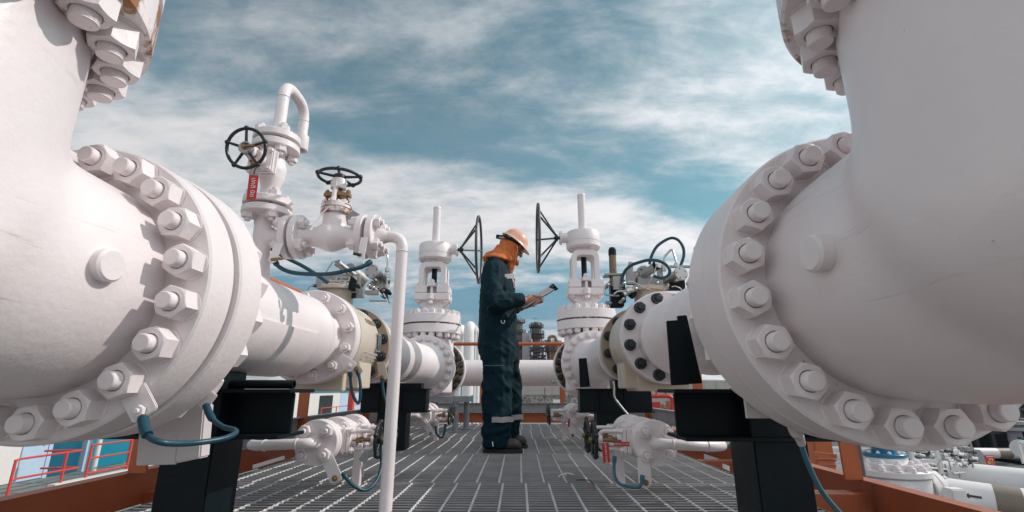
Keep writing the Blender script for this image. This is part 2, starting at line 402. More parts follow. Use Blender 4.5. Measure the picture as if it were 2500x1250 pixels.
# ------------------------------------------------------------------ pipe spools behind the elbows
def spool(cx, z0, Y1, Y2, z2, R2, n2, k2, label, sgn):
    t = thing('pipe_spool', (cx, Y1 + 0.11, z0 - 0.35), label, 'pipe', 'white pipe spools')
    zp = (z0 + z2) / 2
    b = MB(); b.flange((cx, Y1 + 0.110, z0), YD, 0.355, 0.105, 0.005, 96); b.build('flange', 'white', t)
    b = MB(); b.cyl((cx, Y1 + 0.09, z0), (cx, Y1 + 0.12, z0), 0.335, n=80); b.build('gasket', 'bandgrey', t)
    nuts(t, (cx, Y1 + 0.215, z0), YD, 0.305, 20, 'back')
    L = Y2 - Y1 - 0.2
    b = MB()
    b.lathe([(0.25, 0.0), (0.235, 0.03), (0.192, 0.10), (0.187, 0.13), (0.187, L - 0.20), (0.1915, L - 0.195), (0.192, L - 0.18), (0.187, L - 0.175), (0.180, L - 0.14), (0.163, L - 0.08), (0.158, L - 0.03), (0.164, L + 0.01), (0, L + 0.01)], (cx, Y1 + 0.2, zp), YD, 72)
    b.build('pipe', 'white', t, sharp=60)
    # wear pad wrapped round the underside
    b = MB(); y0, y1 = Y1 + 0.30, Y1 + 1.02
    prof = [(0.186, y0), (0.198, y0), (0.198, y1), (0.186, y1)]
    rings = []
    for i in range(41):
        a = R(-5 - 170 * i / 40); d = V((math.cos(a), 0, math.sin(a)))
        rings.append(b.ring([V((cx, y, zp)) + d * rr for rr, y in prof]))
    for i in range(40): b.bridge(rings[i], rings[i + 1])
    b.f.append(tuple(rings[0])); b.f.append(tuple(reversed(rings[-1])))
    b.build('wear_pad', 'white', t)
    b = MB(); b.flange((cx, Y2, z2), YD, R2, 0.072, 0.005, 80); b.build('end_flange', 'white', t)
    nuts(t, (cx, Y2, z2), -YD, R2 - 0.037, n2, k2, phase=0.4)
    return t
spool(LX + 0.01, 0.662, 1.082, 2.45, 0.689, 0.238, 12, 'mid', 'white pipe spool with white painted nuts between the left elbow and the cream ball valve', 1)
spool(RX + 0.005, 0.660, 1.044, 2.62, 0.700, 0.249, 12, 'midd', 'white pipe spool with dark bare nuts between the right elbow and the cream ball valve', -1)

def ball_valve(cx, z, Y2, Rf, label, sgn):
    t = thing('ball_valve', (cx, Y2 + 0.35, z - 0.3), label, 'valve', 'cream ball valves')
    Y3 = Y2 + 0.61
    b = MB()
    b.lathe([(0, 0.077), (Rf, 0.077), (Rf, 0.125), (Rf - 0.012, 0.13), (Rf - 0.013, 0.20), (Rf - 0.016, 0.46), (Rf - 0.05, 0.515), (0.165, 0.54), (0.165, 0.62), (0, 0.62)], (cx, Y2, z), YD, 72)
    b.build('body', 'cream', t)
    b = MB(); b.flange((cx, Y3, z), YD, Rf + 0.008, 0.052, 0.004, 80); b.build('flange', 'beige', t)
    b = MB(); b.cyl((cx, Y2 + 0.07, z), (cx, Y2 + 0.079, z), Rf - 0.012, n=72); b.build('gasket', 'seam', t)
    nuts(t, (cx, Y3, z), -YD, Rf - 0.03, 12, 'midd', phase=0.4)
    # stem neck carrying the actuator
    b = MB(); b.cyl((cx, Y2 + 0.33, z + 0.15), (cx, Y2 + 0.33, z + Rf + 0.075), 0.085, n=36)
    b.cyl((cx, Y2 + 0.33, z + Rf + 0.06), (cx, Y2 + 0.33, z + Rf + 0.085), 0.115, n=36, ch=0.003); b.build('stem_neck', 'cream', t)
    # foot blocks under the body
    b = MB(); b.bx(cx - 0.14, cx + 0.14, Y2 + 0.14, Y2 + 0.46, z - Rf - 0.035, z - Rf + 0.06)
    b.bx(cx - sgn * 0.02 + sgn * 0.12, cx + sgn * 0.2, Y2 + 0.2, Y2 + 0.42, z - Rf - 0.02, z - 0.12); b.build('foot', 'cream', t, bevel=0.004)
    return t
bvL = ball_valve(LX + 0.01, 0.689, 2.45, 0.238, 'cream ball valve with a nameplate, carrying the badged actuator left of the worker', 1)
bvR = ball_valve(RX + 0.005, 0.700, 2.62, 0.249, 'cream ball valve under the actuator with looping blue hoses, right of the worker', -1)
# nameplate and embossed lettering on the left valve
cx, zc = LX + 0.01, 0.689
rv = 0.2255
b = MB()
for i in range(2): pass
def on_valve(ang, y, h=0.0):
    a = R(ang); return V((cx + (rv + h) * math.cos(a), y, zc + (rv + h) * math.sin(a)))
q = [on_valve(12, 2.86, 0.004), on_valve(12, 2.93, 0.004), on_valve(-10, 2.93, 0.004), on_valve(-10, 2.86, 0.004)]
nrm = (q[1] - q[0]).cross(q[3] - q[0]).normalized()
if nrm.x < 0: nrm = -nrm
b.prism([p for p in q], nrm * 0.006); b.build('nameplate', 'darkglass', bvL)
b = MB(); q2 = [on_valve(14.5, 2.852, 0.0015), on_valve(14.5, 2.938, 0.0015), on_valve(-12.5, 2.938, 0.0015), on_valve(-12.5, 2.852, 0.0015)]
b.prism(q2, nrm * 0.006); b.build('nameplate_frame', 'steel', bvL)
b = MB()
for k in range(5):
    for j in range(14):
        a = -17 - 5.0 * k - 0.0; y = 2.66 + 0.019 * j
        if random.random() < 0.2: continue
        p = on_valve(a, y, 0.002); tn = V((-math.sin(R(a)), 0, math.cos(R(a))))
        b.bar(p - tn * 0.005 + YD * random.uniform(-.004, .004), p + tn * 0.005 + YD * random.uniform(-.004, .004), 0.004, 0.004, up=(p - V((cx, y, zc))))
b.build('cast_lettering', 'offwhite', bvL)
b = MB()
for j in range(6):
    y = 2.72 + 0.03 * j
    for (d0, d1) in random.sample([((0, 0), (0, 1)), ((0, 0), (1, 1)), ((1, 0), (1, 1)), ((0, 1), (1, 1)), ((0, 0), (1, 0))], 3):
        p = on_valve(27 + 7 * d0[1], y + 0.018 * d0[0], 0.002); q = on_valve(27 + 7 * d1[1], y + 0.018 * d1[0], 0.002)
        b.bar(p, q, 0.004, 0.004)
b.build('cast_lettering', 'beige', bvL)

# ------------------------------------------------------------------ pipes from ball valve to gate valve
def long_pipe(cx, z, Ya, Yb, Rf, label, band, kind):
    t = thing('pipe_spool', (cx, Ya, z - 0.3), label, 'pipe', 'white pipe spools')
    b = MB(); b.flange((cx, Ya, z), YD, Rf + 0.006, 0.06, 0.004, 80); b.build('flange', 'white', t)
    L = Yb - Ya
    b = MB(); b.lathe([(0.205, 0.05), (0.196, 0.09), (0.196, L - 0.36), (0.199, L - 0.355), (0.199, L - 0.345), (0.2, L - 0.33), (0.225, L - 0.20), (0.25, L - 0.03), (0.262, L), (0, L)], (cx, Ya, z), YD, 64); b.build('pipe', 'white', t, sharp=60)
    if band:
        b = MB(); b.lathe([(0.19, 0), (0.1985, 0.0), (0.1985, 0.42), (0.19, 0.42)], (cx, band, z), YD, 64); b.build('coloured_band', 'bandgrey', t)  # plain grey ring around the pipe
    b = MB(); b.lathe([(0.18, 0), (0.206, 0.002), (0.206, 0.5), (0.18, 0.502)], (cx, Ya + 0.42, z - 0.012), YD, 64); b.build('wear_pad', 'white', t)
    return t
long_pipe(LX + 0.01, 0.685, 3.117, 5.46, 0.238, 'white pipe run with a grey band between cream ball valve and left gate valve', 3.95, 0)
long_pipe(RX + 0.005, 0.698, 3.285, 5.28, 0.249, 'plain white pipe run between cream ball valve and right gate valve', None, 0)
b = MB()
# small printed marks on the long pipes
# ------------------------------------------------------------------ gate valves
def gate_valve(cx, z, Ya, dz, sgn, wz, label):
    """sgn: which way the handwheel points along X"""
    Yc = Ya + 0.44; Yb = Ya + 0.86
    t = thing('gate_valve', (cx, Yc, z - 0.4), label, 'valve', 'gate valves with large handwheels')
    b = MB(); b.flange((cx, Ya, z), YD, 0.345, 0.075, 0.004, 80); b.build('flange', 'white', t)
    nuts(t, (cx, Ya, z), -YD, 0.298, 20, 'gate')
    b = MB(); b.cyl((cx, Yc - 0.36, z), (cx, Yc + 0.36, z), 0.262, n=48)
    b.cyl((cx, Yc, z - 0.30), (cx, Yc, 1.02 + dz), 0.268, n=48)
    b.ball((cx, Yc, z - 0.24), 0.27, (1, 1, 0.5), 40, 16)
    for s2 in (-1, 1):   # webs beside the neck
        b.prism([(cx + s2 * 0.2, Yc - 0.2, z + 0.1), (cx + s2 * 0.32, Yc - 0.2, z + 0.1), (cx + s2 * 0.24, Yc - 0.2, z + 0.34)], (0, 0.05, 0))
    fuse('body', b, 'white', t, 0.016, 5)
    b = MB(); b.flange((cx, Yb, z), YD, 0.372, 0.075, 0.004, 80); b.build('outlet_flange', 'white', t)
    b = MB(); b.flange((cx, Yb - 0.006, z), YD, 0.358, 0.01, 0.002, 80); b.build('rusted_face', 'rustface', t)
    nuts(t, (cx, Yb - 0.006, z), -YD, 0.318, 22, 'gated')
    zb = 1.067 + dz
    b = MB(); b.flange((cx, Yc, zb), ZD, 0.350, 0.104, 0.004, 80); b.build('bonnet_flange', 'white', t)
    b = MB(); b.cyl((cx, Yc, zb + 0.10), (cx, Yc, zb + 0.122), 0.3485, n=80); b.build('gasket', 'seam', t)
    nuts(t, (cx, Yc, zb), -ZD, 0.305, 20, 'cap')
    b = MB(); b.flange((cx, Yc, zb + 0.118), ZD, 0.350, 0.104, 0.004, 80); b.build('bonnet_flange', 'white', t)
    nuts(t, (cx, Yc, zb + 0.222), ZD, 0.305, 20, 'cap')
    z1 = zb + 0.222
    # bonnet cone with its clover plates
    b = MB(); b.lathe([(0, -0.01), (0.22, -0.01), (0.215, 0.03), (0.15, 0.085), (0.105, 0.15), (0.12, 0.19), (0, 0.19)], (cx, Yc, z1), ZD, 40)
    for s2 in (-1, 1):
        for s3 in (-1, 1):
            b.prism([(cx + s2 * 0.06, Yc + s3 * 0.05, z1 + 0.07), (cx + s2 * 0.185, Yc + s3 * 0.05, z1 + 0.15), (cx + s2 * 0.205, Yc + s3 * 0.05, z1 + 0.19), (cx + s2 * 0.05, Yc + s3 * 0.05, z1 + 0.19)], (0, 0.05 * s3, 0))
    b.build('bonnet', 'white', t, bevel=0.004)
    zp = z1 + 0.185
    b = MB(); b.bx(cx - 0.215, cx + 0.215, Yc - 0.16, Yc + 0.16, zp, zp + 0.085)
    b.bx(cx - 0.208, cx - 0.06, Yc - 0.155, Yc + 0.155, zp + 0.088, zp + 0.185); b.bx(cx + 0.06, cx + 0.208, Yc - 0.155, Yc + 0.155, zp + 0.088, zp + 0.185)
    b.build('yoke_base', 'white', t, bevel=0.008)
    for s2 in (-1, 1):
        for s3 in (-1, 1):
            inst('nut', NUT['gate'], t, (cx + s2 * 0.165, Yc + s3 * 0.115, zp + 0.185), ZD, 0.4)
            inst('nut', NUT['gate'], t, (cx + s2 * 0.165, Yc + s3 * 0.115, zp), -ZD, 0.2)
    # packing gland
    b = MB(); b.cyl((cx, Yc, zp + 0.02), (cx, Yc, zp + 0.17), 0.07, n=28); b.prism([(cx - 0.04, Yc - 0.17, zp + 0.17), (cx + 0.04, Yc - 0.17, zp + 0.17), (cx + 0.075, Yc, zp + 0.17), (cx + 0.04, Yc + 0.17, zp + 0.17), (cx - 0.04, Yc + 0.17, zp + 0.17), (cx - 0.075, Yc, zp + 0.17)], (0, 0, 0.045))
    b.cyl((cx, Yc - 0.14, zp - 0.04), (cx, Yc - 0.14, zp + 0.26), 0.017, n=12)
    b.cyl((cx, Yc + 0.14, zp + 0.02), (cx, Yc + 0.14, zp + 0.26), 0.017, n=12)
    b.hexa((cx, Yc - 0.14, zp + 0.215), ZD, 0.06, 0.035); b.hexa((cx, Yc - 0.19, zp + 0.0), ZD, 0.075, 0.07); b.hexa((cx, Yc - 0.19, zp - 0.05), ZD, 0.05, 0.04)
    b.build('packing_gland', 'white', t, bevel=0.003)
    # yoke arch
    zy = zp + 0.17; zt = wz
    b = MB()
    for s3 in (-1, 1):
        pts = rnd([(cx - 0.165, Yc + s3 * 0.05, zy), (cx - 0.165, Yc + s3 * 0.05, zt + 0.02), (cx + 0.165, Yc + s3 * 0.05, zt + 0.02), (cx + 0.165, Yc + s3 * 0.05, zy)], 0.10, 7)
        for i in range(len(pts) - 1): pass
        ins = rnd([(cx - 0.105, Yc + s3 * 0.05, zy), (cx - 0.105, Yc + s3 * 0.05, zt - 0.045), (cx + 0.105, Yc + s3 * 0.05, zt - 0.045), (cx + 0.105, Yc + s3 * 0.05, zy)], 0.05, 7)
        n = min(len(pts), len(ins))
        rings = [b.ring([pts[i], ins[i], ins[i] + V((0, s3 * 0.10, 0)), pts[i] + V((0, s3 * 0.10, 0))]) for i in range(n)]
        for i in range(n - 1): b.bridge(rings[i], rings[i + 1])
        b.f.append(tuple(rings[0])); b.f.append(tuple(rings[-1]))
    b.build('yoke', 'white', t, bevel=0.005)
    b = MB(); b.cyl((cx, Yc, zp + 0.1), (cx, Yc, zt + 0.05), 0.034, n=24); b.build('stem', 'black', t)
    # gear housing
    b = MB(); b.lathe([(0, 0), (0.125, 0), (0.135, 0.03), (0.19, 0.04), (0.208, 0.06), (0.208, 0.118), (0.204, 0.12), (0.204, 0.124), (0.208, 0.126), (0.208, 0.24), (0.195, 0.262), (0.10, 0.275), (0.06, 0.295), (0.053, 0.30), (0, 0.30)], (cx, Yc, zt + 0.02), ZD, 56)
    zh = zt + 0.02 + 0.19
    b.cyl((cx + sgn * 0.12, Yc - 0.02, zh), (cx + sgn * 0.262, Yc - 0.02, zh), 0.062, n=32, ch=0.004)
    b.cyl((cx + sgn * 0.262, Yc - 0.02, zh), (cx + sgn * 0.292, Yc - 0.02, zh), 0.085, n=32, ch=0.005)
    b.build('gear_housing', 'white', t)
    for k in range(8):
        a = 2 * math.pi * (k + 0.5) / 8
        inst('bolt', NUT['tiny'], t, (cx + 0.165 * math.cos(a), Yc + 0.165 * math.sin(a), zt + 0.056), -ZD)
    b = MB(); b.lathe([(0, -0.01), (0.0485, -0.01), (0.0485, 0.465), (0.051, 0.467), (0.051, 0.48), (0.046, 0.49), (0, 0.494)], (cx, Yc, zt + 0.31), ZD, 32); b.build('stem_cover', 'white', t)
    # bevel-gear handwheel
    wx = cx + sgn * 0.56
    hw = MB(); hw.torus((wx, Yc - 0.02, zh), XD, 0.425, 0.0165, 72, 12)
    h = hw.build('handwheel', 'greyw', t)
    b = MB(); b.cyl((cx + sgn * 0.29, Yc - 0.02, zh), (cx + sgn * 0.36, Yc - 0.02, zh), 0.022, n=20); b.cyl((cx + sgn * 0.315, Yc - 0.02, zh), (cx + sgn * 0.345, Yc - 0.02, zh), 0.042, n=24, ch=0.004)
    b.build('hub', 'blackw', h)
    for k in range(5):
        a = 2 * math.pi * (k + 0.2) / 5
        b = MB(); b.cyl((cx + sgn * 0.33, Yc - 0.02 + 0.03 * math.cos(a), zh + 0.03 * math.sin(a)), (wx, Yc - 0.02 + 0.42 * math.cos(a), zh + 0.42 * math.sin(a)), 0.0115, n=10)
        b.build('spoke', 'blackw', h)
    return t
gvL = gate_valve(LX + 0.01, 0.675, 5.46, 0.0, 1, 1.935, 'left white gate valve, its grey handwheel behind the back of the worker')
gvR = gate_valve(RX + 0.005, 0.700, 5.28, 0.025, -1, 2.03, 'right white gate valve, its dark handwheel facing the front of the worker')

# ------------------------------------------------------------------ cross pipe at the back
t = thing('cross_pipe', (-0.13, 6.9, 0.3), 'white horizontal pipe crossing behind the legs of the worker, joining both gate valves', 'pipe')
pts = rnd([(LX + 0.01, 6.36, 0.66), (LX + 0.01, 6.92, 0.645), (RX + 0.005, 6.92, 0.645), (RX + 0.005, 6.2, 0.68)], 0.32, 10)
b = MB(); b.tube(pts, 0.178, 40); b.build('pipe', 'white', t, sharp=60)
b = MB(); b.torus((0.30, 6.92, 0.645), XD, 0.178, 0.004, 40, 6); b.build('weld_seam', 'white', t)
for cxx, yy, zz in ((LX + 0.01, 6.40, 0.675), (RX + 0.005, 6.22, 0.70)):
    b = MB(); b.flange((cxx, yy, zz), YD, 0.372, 0.07, 0.004, 80); b.build('flange', 'white', t)
# small drain cock under the right end
b = MB(); q = at(1357, 925, 6.6); b.cyl(q, q + V((-0.05, -0.03, -0.05)), 0.02, n=12); b.cyl(q + V((-0.06, -0.02, -0.02)), q + V((0.03, -0.05, -0.05)), 0.012, n=10); b.build('drain_cock', 'brushed', t)

# ------------------------------------------------------------------ drain valves low over the grating
def drain(cx, sgn, Y, label, red):
    """sgn=+1: discharge stub points to -X (left line); the handwheel points to +X"""
    z = 0.214; t = thing('drain_valve', (cx, Y + 0.2, 0.012), label, 'valve', 'small drain valves over the grating')
    S = lambda x, y, zz: V((cx + sgn * x, Y + y, z + zz))
    b = MB(); b.flange(S(0, 0, 0), YD, 0.0905, 0.028, 0.003, 48); b.build('flange', 'white', t)
    for fy in (0.034, 0.20, 0.232, 0.42, 0.452):
        b = MB(); b.flange(S(0, fy, 0), YD, 0.0905, 0.026, 0.003, 48); b.build('flange', 'white', t)
    b = MB(); b.cyl(S(0, 0.02, 0), S(0, 0.47, 0), 0.058, n=32); b.ball(S(0, 0.12, 0), 0.075, (1, 0.75, 1), 28, 14); b.ball(S(0, 0.34, 0), 0.075, (1, 0.75, 1), 28, 14)
    b.cyl(S(0.02, 0.12, 0), S(0.10, 0.12, 0), 0.05, n=28); b.cyl(S(0.02, 0.34, 0), S(0.10, 0.34, 0), 0.05, n=28)
    fuse('body', b, 'white', t, 0.0065, 4)
    for yy in (0.12, 0.34):
        b = MB(); b.box(S(0.088, yy, 0), (0.022, 0.105, 0.105)); b.build('bonnet', 'white', t, bevel=0.006)
        b = MB(); b.box(S(0.108, yy, 0), (0.014, 0.1, 0.1)); b.build('bonnet_cover', 'white', t, bevel=0.005)
        for a in (-1, 1):
            for c in (-1, 1):
                inst('bolt', NUT['tiny'], t, S(0.115, yy + a * 0.038, c * 0.038), (sgn, 0, 0))
        # yoke arms, gland, stem, handwheel
        b = MB()
        for a in (-1, 1):
            b.tube(rnd([S(0.105, yy, a * 0.033), S(0.125, yy, a * 0.036), S(0.20, yy, a * 0.036), S(0.212, yy, a * 0.012)], 0.012, 4), 0.0085, 8)
        b.cyl(S(0.198, yy, 0), S(0.224, yy, 0), 0.021, n=20); b.cyl(S(0.10, yy, 0), S(0.135, yy, 0), 0.025, n=20)
        b.build('yoke', 'white', t)
        b = MB(); b.cyl(S(0.13, yy, 0), S(0.235, yy, 0), 0.0085, n=14); b.box(S(0.145, yy, 0), (0.016, 0.06, 0.022)); b.cyl(S(0.12, yy - 0.022, 0), S(0.165, yy - 0.022, 0), 0.005, n=8); b.cyl(S(0.12, yy + 0.022, 0), S(0.165, yy + 0.022, 0), 0.005, n=8)
        b.cyl(S(0.24, yy, 0), S(0.255, yy, 0), 0.012, n=6); b.build('stem', 'brass', t)
        hwheel(t, S(0.232, yy, 0), V((sgn, 0, 0)), 0.072, 0.0072, 'blackw')
    # four stud bolts of the front flange
    for k in range(4):
        a = R(45 + 90 * k); inst('nut', NUT['small'], t, S(0.064 * math.cos(a), 0, 0.064 * math.sin(a)), -YD, random.random())
    for yy, d in ((0.20, -1), (0.258, 1), (0.42, -1), (0.062, 1)):
        for k in range(4):
            a = R(45 + 90 * k); inst('nut', NUT['small'], t, S(0.064 * math.cos(a), yy, 0.064 * math.sin(a)), YD * d, random.random())
    # discharge elbow
    pts = rnd([S(0.0, 0.02, 0.003), S(0.0, -0.05, 0.003), S(-0.12, -0.05, -0.003), S(-0.24, 0.0, -0.012), S(-0.29, 0.05, -0.014)], 0.045, 8)
    b = MB(); b.tube(pts, 0.0205, 20); b.tube(rnd([S(0, 0.01, 0.002), S(0, -0.03, 0.002)], 0.01), [0.03, 0.023], 20); b.build('discharge_pipe', 'white', t, sharp=60)
    b = MB(); b.torus(S(-0.055, -0.05, 0.0), XD, 0.0205, 0.003, 20, 6); b.torus(S(-0.20, -0.017, -0.009), V((1, -0.4 * sgn, 0)), 0.0205, 0.003, 20, 6); b.build('weld_seam', 'white', t)
    # earth strap plate
    b = MB(); c0 = S(0.055, -0.006, -0.055); dn = V((sgn * 0.5, 0, -0.86)) if not red else V((-0.0, 0, -1)); sd = V((dn.z, 0, -dn.x))
    q = [c0 + sd * 0.026, c0 + dn * 0.095 + sd * 0.026, c0 + dn * 0.108 + sd * 0.015, c0 + dn * 0.108 - sd * 0.015, c0 + dn * 0.095 - sd * 0.026, c0 - sd * 0.026]
    b.prism(q, (0, -0.005, 0)); b.build('earth_plate', 'white', t, bevel=0.001)
    inst('bolt', NUT['tinyd'], t, c0 + dn * 0.09 + V((0, -0.005, 0)), -YD)
    # leg to the grating
    b = MB(); b.bx(cx + sgn * 0.10 - 0.018, cx + sgn * 0.10 + 0.018, Y + 0.245, Y + 0.275, 0.003, z - 0.03); b.build('leg', 'white', t, bevel=0.002)
    return t, S, c0 + dn * 0.095
def hwheel(parent, c, axis, rad, r, m, knobs=5, name='handwheel'):
    a, u, v = frame(axis); c = V(c)
    b = MB(); b.torus(c, a, rad, r, 44, 10); h = b.build(name, m, parent)
    ph = 0.3
    b = MB(); b.lathe([(0, -r * 1.6), (rad * 0.24, -r * 1.6), (rad * 0.28, -r), (rad * 0.28, r * 1.2), (rad * 0.22, r * 1.6), (0, r * 1.6)], c, a, 24); b.build('hub', m, h)
    for k in range(knobs):
        t = 2 * math.pi * k / knobs + ph; d = u * math.cos(t) + v * math.sin(t)
        b = MB(); b.cyl(c + d * rad * 0.2, c + d * rad, r * 0.95, r * 0.75, n=10)
        b.ball(c + d * rad * 1.03, r * 1.5, n=12, m=8); b.build('spoke', m, h)
    return h
DR = {}
DR['LN'] = drain(-0.84, 1, 2.10, 'small white drain valve nearest on the left, low over the grating with a metal tag', False)
DR['RN'] = drain(0.557, -1, 2.10, 'small white drain valve nearest on the right, with red tags on its handwheel', True)
DR['LF'] = drain(-0.815, 1, 4.12, 'small white drain valve at the back left, beside the grey pipe stand', False)
DR['RF'] = drain(0.485, -1, 4.12, 'small white drain valve at the back right, beyond the black support', True)
# ------------------------------------------------------------------ bleed assembly standing on the left pipe
BY = 1.9; BX = LX + 0.005
t = thing('bleed_valve_assembly', (BX, BY, 0.86), 'tall white bleed valve branch with two black handwheels and a bent top pipe', 'valve')
Zw = lambda py: at(700, py, BY).z
b = MB()
b.lathe([(0, -0.04), (0.05, -0.04), (0.05, 0.0), (0.042, 0.06), (0.034, 0.13), (0.034, 0.16), (0.04, 0.2), (0.04, 0.25), (0.033, 0.28), (0.05, 0.300), (0, 0.300)], (BX, BY, 0.85), ZD, 28)
b.cyl((BX, BY, 1.04), (BX + 0.10, BY, 1.04), 0.033, n=28)
b.lathe([(0, 0), (0.036, 0), (0.026, 0.03), (0.026, 0.08), (0, 0.08)], (BX + 0.09, BY, 1.04), -XD, 28)
fuse('riser', b, 'white', t, 0.0055, 4)
def fl_pair(parent, c, axis, rad, th, gap, n=40, kind='small', rb=None, nb=4):
    a = V(axis).normalized(); c = V(c)
    rb = rb or rad * 0.72
    for s2 in (0, 1):
        b = MB(); b.flange(c + a * (s2 * (th + gap)), a, rad, th, 0.003, n); b.build('flange', 'white', parent)
    b = MB(); b.cyl(c + a * (th - 0.002), c + a * (th + gap + 0.002), rad * 0.55, n=32)
    fa, u, v = frame(a)
    for k in range(nb):
        tt = 2 * math.pi * (k + 0.5) / nb; d = u * math.cos(tt) + v * math.sin(tt)
        b.cyl(c + a * th * 0.5 + d * rb, c + a * (th * 1.5 + gap) + d * rb, 0.0105, n=12)
        inst('nut', NUT['small'], parent, c + d * rb, -a, random.random())
        inst('nut', NUT['small'], parent, c + d * rb + a * (2 * th + gap), a, random.random())
    b.build('gasket', 'bandgrey', parent)
fl_pair(t, (BX, BY, 1.135), ZD, 0.097, 0.028, 0.013)
fl_pair(t, (BX, BY, 1.435), ZD, 0.097, 0.030, 0.014)
# small gate valve between the flange pairs, stem towards the viewer
b = MB()
b.lathe([(0, -0.003), (0.06, -0.003), (0.04, 0.02), (0.036, 0.05), (0.05, 0.10), (0.055, 0.14), (0.045, 0.19), (0.04, 0.22), (0.06, 0.234), (0, 0.234)], (BX, BY, 1.204), ZD, 32)
wc = at(601, 362, 1.70); vc = V((BX, BY, 1.345)); ax = (wc - vc).normalized()
b.cyl(vc, vc + ax * 0.075, 0.046, n=28)
b.ball(vc, 0.062, (0.9, 0.9, 1.1), 28, 14)
fuse('body', b, 'white', t, 0.0055, 3)
fa, u, v = frame(ax)
rot = Matrix((u, v, fa)).transposed()
b = MB(); b.box(vc + ax * 0.07, (0.112, 0.112, 0.018), rot); b.box(vc + ax * 0.092, (0.108, 0.108, 0.02), rot); b.build('bonnet', 'white', t, bevel=0.005)
for s2 in (-1, 1):
    for s3 in (-1, 1): inst('bolt', NUT['tiny'], t, vc + ax * 0.102 + u * s2 * 0.042 + v * s3 * 0.042, ax)
b = MB(); b.cyl(vc + ax * 0.1, vc + ax * 0.14, 0.03, n=24)
for s2 in (-1, 1): b.bar(vc + ax * 0.1 + v * s2 * 0.035, vc + ax * 0.175 + v * s2 * 0.02, 0.02, 0.012, up=v)
b.cyl(vc + ax * 0.165, vc + ax * 0.185, 0.024, n=24); b.build('yoke', 'white', t, bevel=0.002)
b = MB(); b.box(vc + ax * 0.13, (0.03, 0.085, 0.012), rot); b.cyl(vc + ax * 0.1, wc + ax * 0.02, 0.010, n=14); b.cyl(vc + ax * 0.11 + v * 0.034, vc + ax * 0.16 + v * 0.034, 0.006, n=8); b.cyl(vc + ax * 0.11 - v * 0.034, vc + ax * 0.16 - v * 0.034, 0.006, n=8)
b.build('stem', 'brass', t)
h = hwheel(t, wc, (ax + V((0.0, 0, -0.25))).normalized(), 0.079, 0.0066, 'blackw', 5)
b = MB(); b.cyl(wc - ax * 0.004, wc + ax * 0.012, 0.0255, n=32); b.build('hub_plate', 'brushed', h)
b = MB(); b.cyl(wc + ax * 0.01, wc + ax * 0.022, 0.009, n=6); b.bar(wc + ax * 0.016 + V((0.008, 0, 0)), wc + ax * 0.016 + V((0.042, 0, 0.004)), 0.012, 0.006); b.build('stem_tip', 'brass', h)
# bent vent pipe on top
zt = 1.435 + 0.074
pts = rnd([(BX, BY, zt - 0.01), (BX, BY, 1.79), (BX, BY + 0.21, 1.79), (BX, BY + 0.21, 1.60)], 0.085, 10)
b = MB(); b.tube(pts, 0.0255, 24); b.torus((BX, BY, 1.71), ZD, 0.0255, 0.0025, 24, 6); b.torus((BX, BY + 0.21, 1.71), ZD, 0.0255, 0.0025, 24, 6)
b.cyl((BX, BY, zt - 0.002), (BX, BY, zt + 0.028), 0.036, 0.033, n=24)
b.lathe([(0.0, 0.0), (0.022, 0.0), (0.022, -0.03), (0.034, -0.03), (0.036, -0.025), (0.036, 0.045), (0.026, 0.05)], (BX, BY + 0.21, 1.585), ZD, 28)
b.build('vent_pipe', 'white', t, sharp=50)
# side branch: flange pair, globe valve, flange pair, down pipe
zb = 1.04
fl_pair(t, (BX + 0.10, BY, zb), XD, 0.0925, 0.028, 0.012)
xa = BX + 0.168; xb = at(880, 577, BY).x
b = MB(); L = xb - xa
b.lathe([(0, -0.003), (0.06, -0.003), (0.042, 0.022), (0.04, 0.05), (0.058, L * 0.40), (0.064, L * 0.5), (0.058, L * 0.6), (0.04, L - 0.05), (0.042, L - 0.022), (0.06, L + 0.003), (0, L + 0.003)], (xa, BY, zb), XD, 32)
xm = at(818, 540, BY).x
b.cyl((xm, BY, zb), (xm, BY, zb + 0.10), 0.05, n=32)
fuse('body', b, 'white', t, 0.0055, 3)
b = MB(); b.cyl((xm, BY, zb + 0.098), (xm, BY, zb + 0.118), 0.062, n=32, ch=0.002); b.build('bonnet', 'rusty', t)
b = MB(); b.cyl((xm, BY, zb + 0.116), (xm, BY, zb + 0.121), 0.059, n=32); b.build('gasket', 'seam', t)
b = MB(); b.cyl((xm, BY, zb + 0.121), (xm, BY, zb + 0.142), 0.062, n=32, ch=0.002); b.cyl((xm, BY, zb + 0.14), (xm, BY, zb + 0.16), 0.036, 0.03, n=24); b.build('bonnet', 'rusty', t)
for k in range(6):
    a = 2 * math.pi * (k + 0.5) / 6; inst('bolt', NUT['tiny'], t, (xm + 0.048 * math.cos(a), BY + 0.048 * math.sin(a), zb + 0.142), ZD)
b = MB()
for s2 in (-1, 1): b.bar((xm, BY + s2 * 0.04, zb + 0.14), (xm, BY + s2 * 0.022, zb + 0.245), 0.03, 0.012, up=(1, 0, 0))
b.lathe([(0.018, 0), (0.032, 0), (0.034, 0.03), (0.03, 0.045), (0.018, 0.048)], (xm, BY, zb + 0.215), ZD, 28); b.build('yoke', 'white', t, bevel=0.002)
b = MB(); b.prism([(xm - 0.055, BY - 0.015, zb + 0.18), (xm, BY - 0.03, zb + 0.18), (xm + 0.055, BY - 0.015, zb + 0.18), (xm + 0.055, BY + 0.015, zb + 0.18), (xm, BY + 0.03, zb + 0.18), (xm - 0.055, BY + 0.015, zb + 0.18)], (0, 0, 0.014))
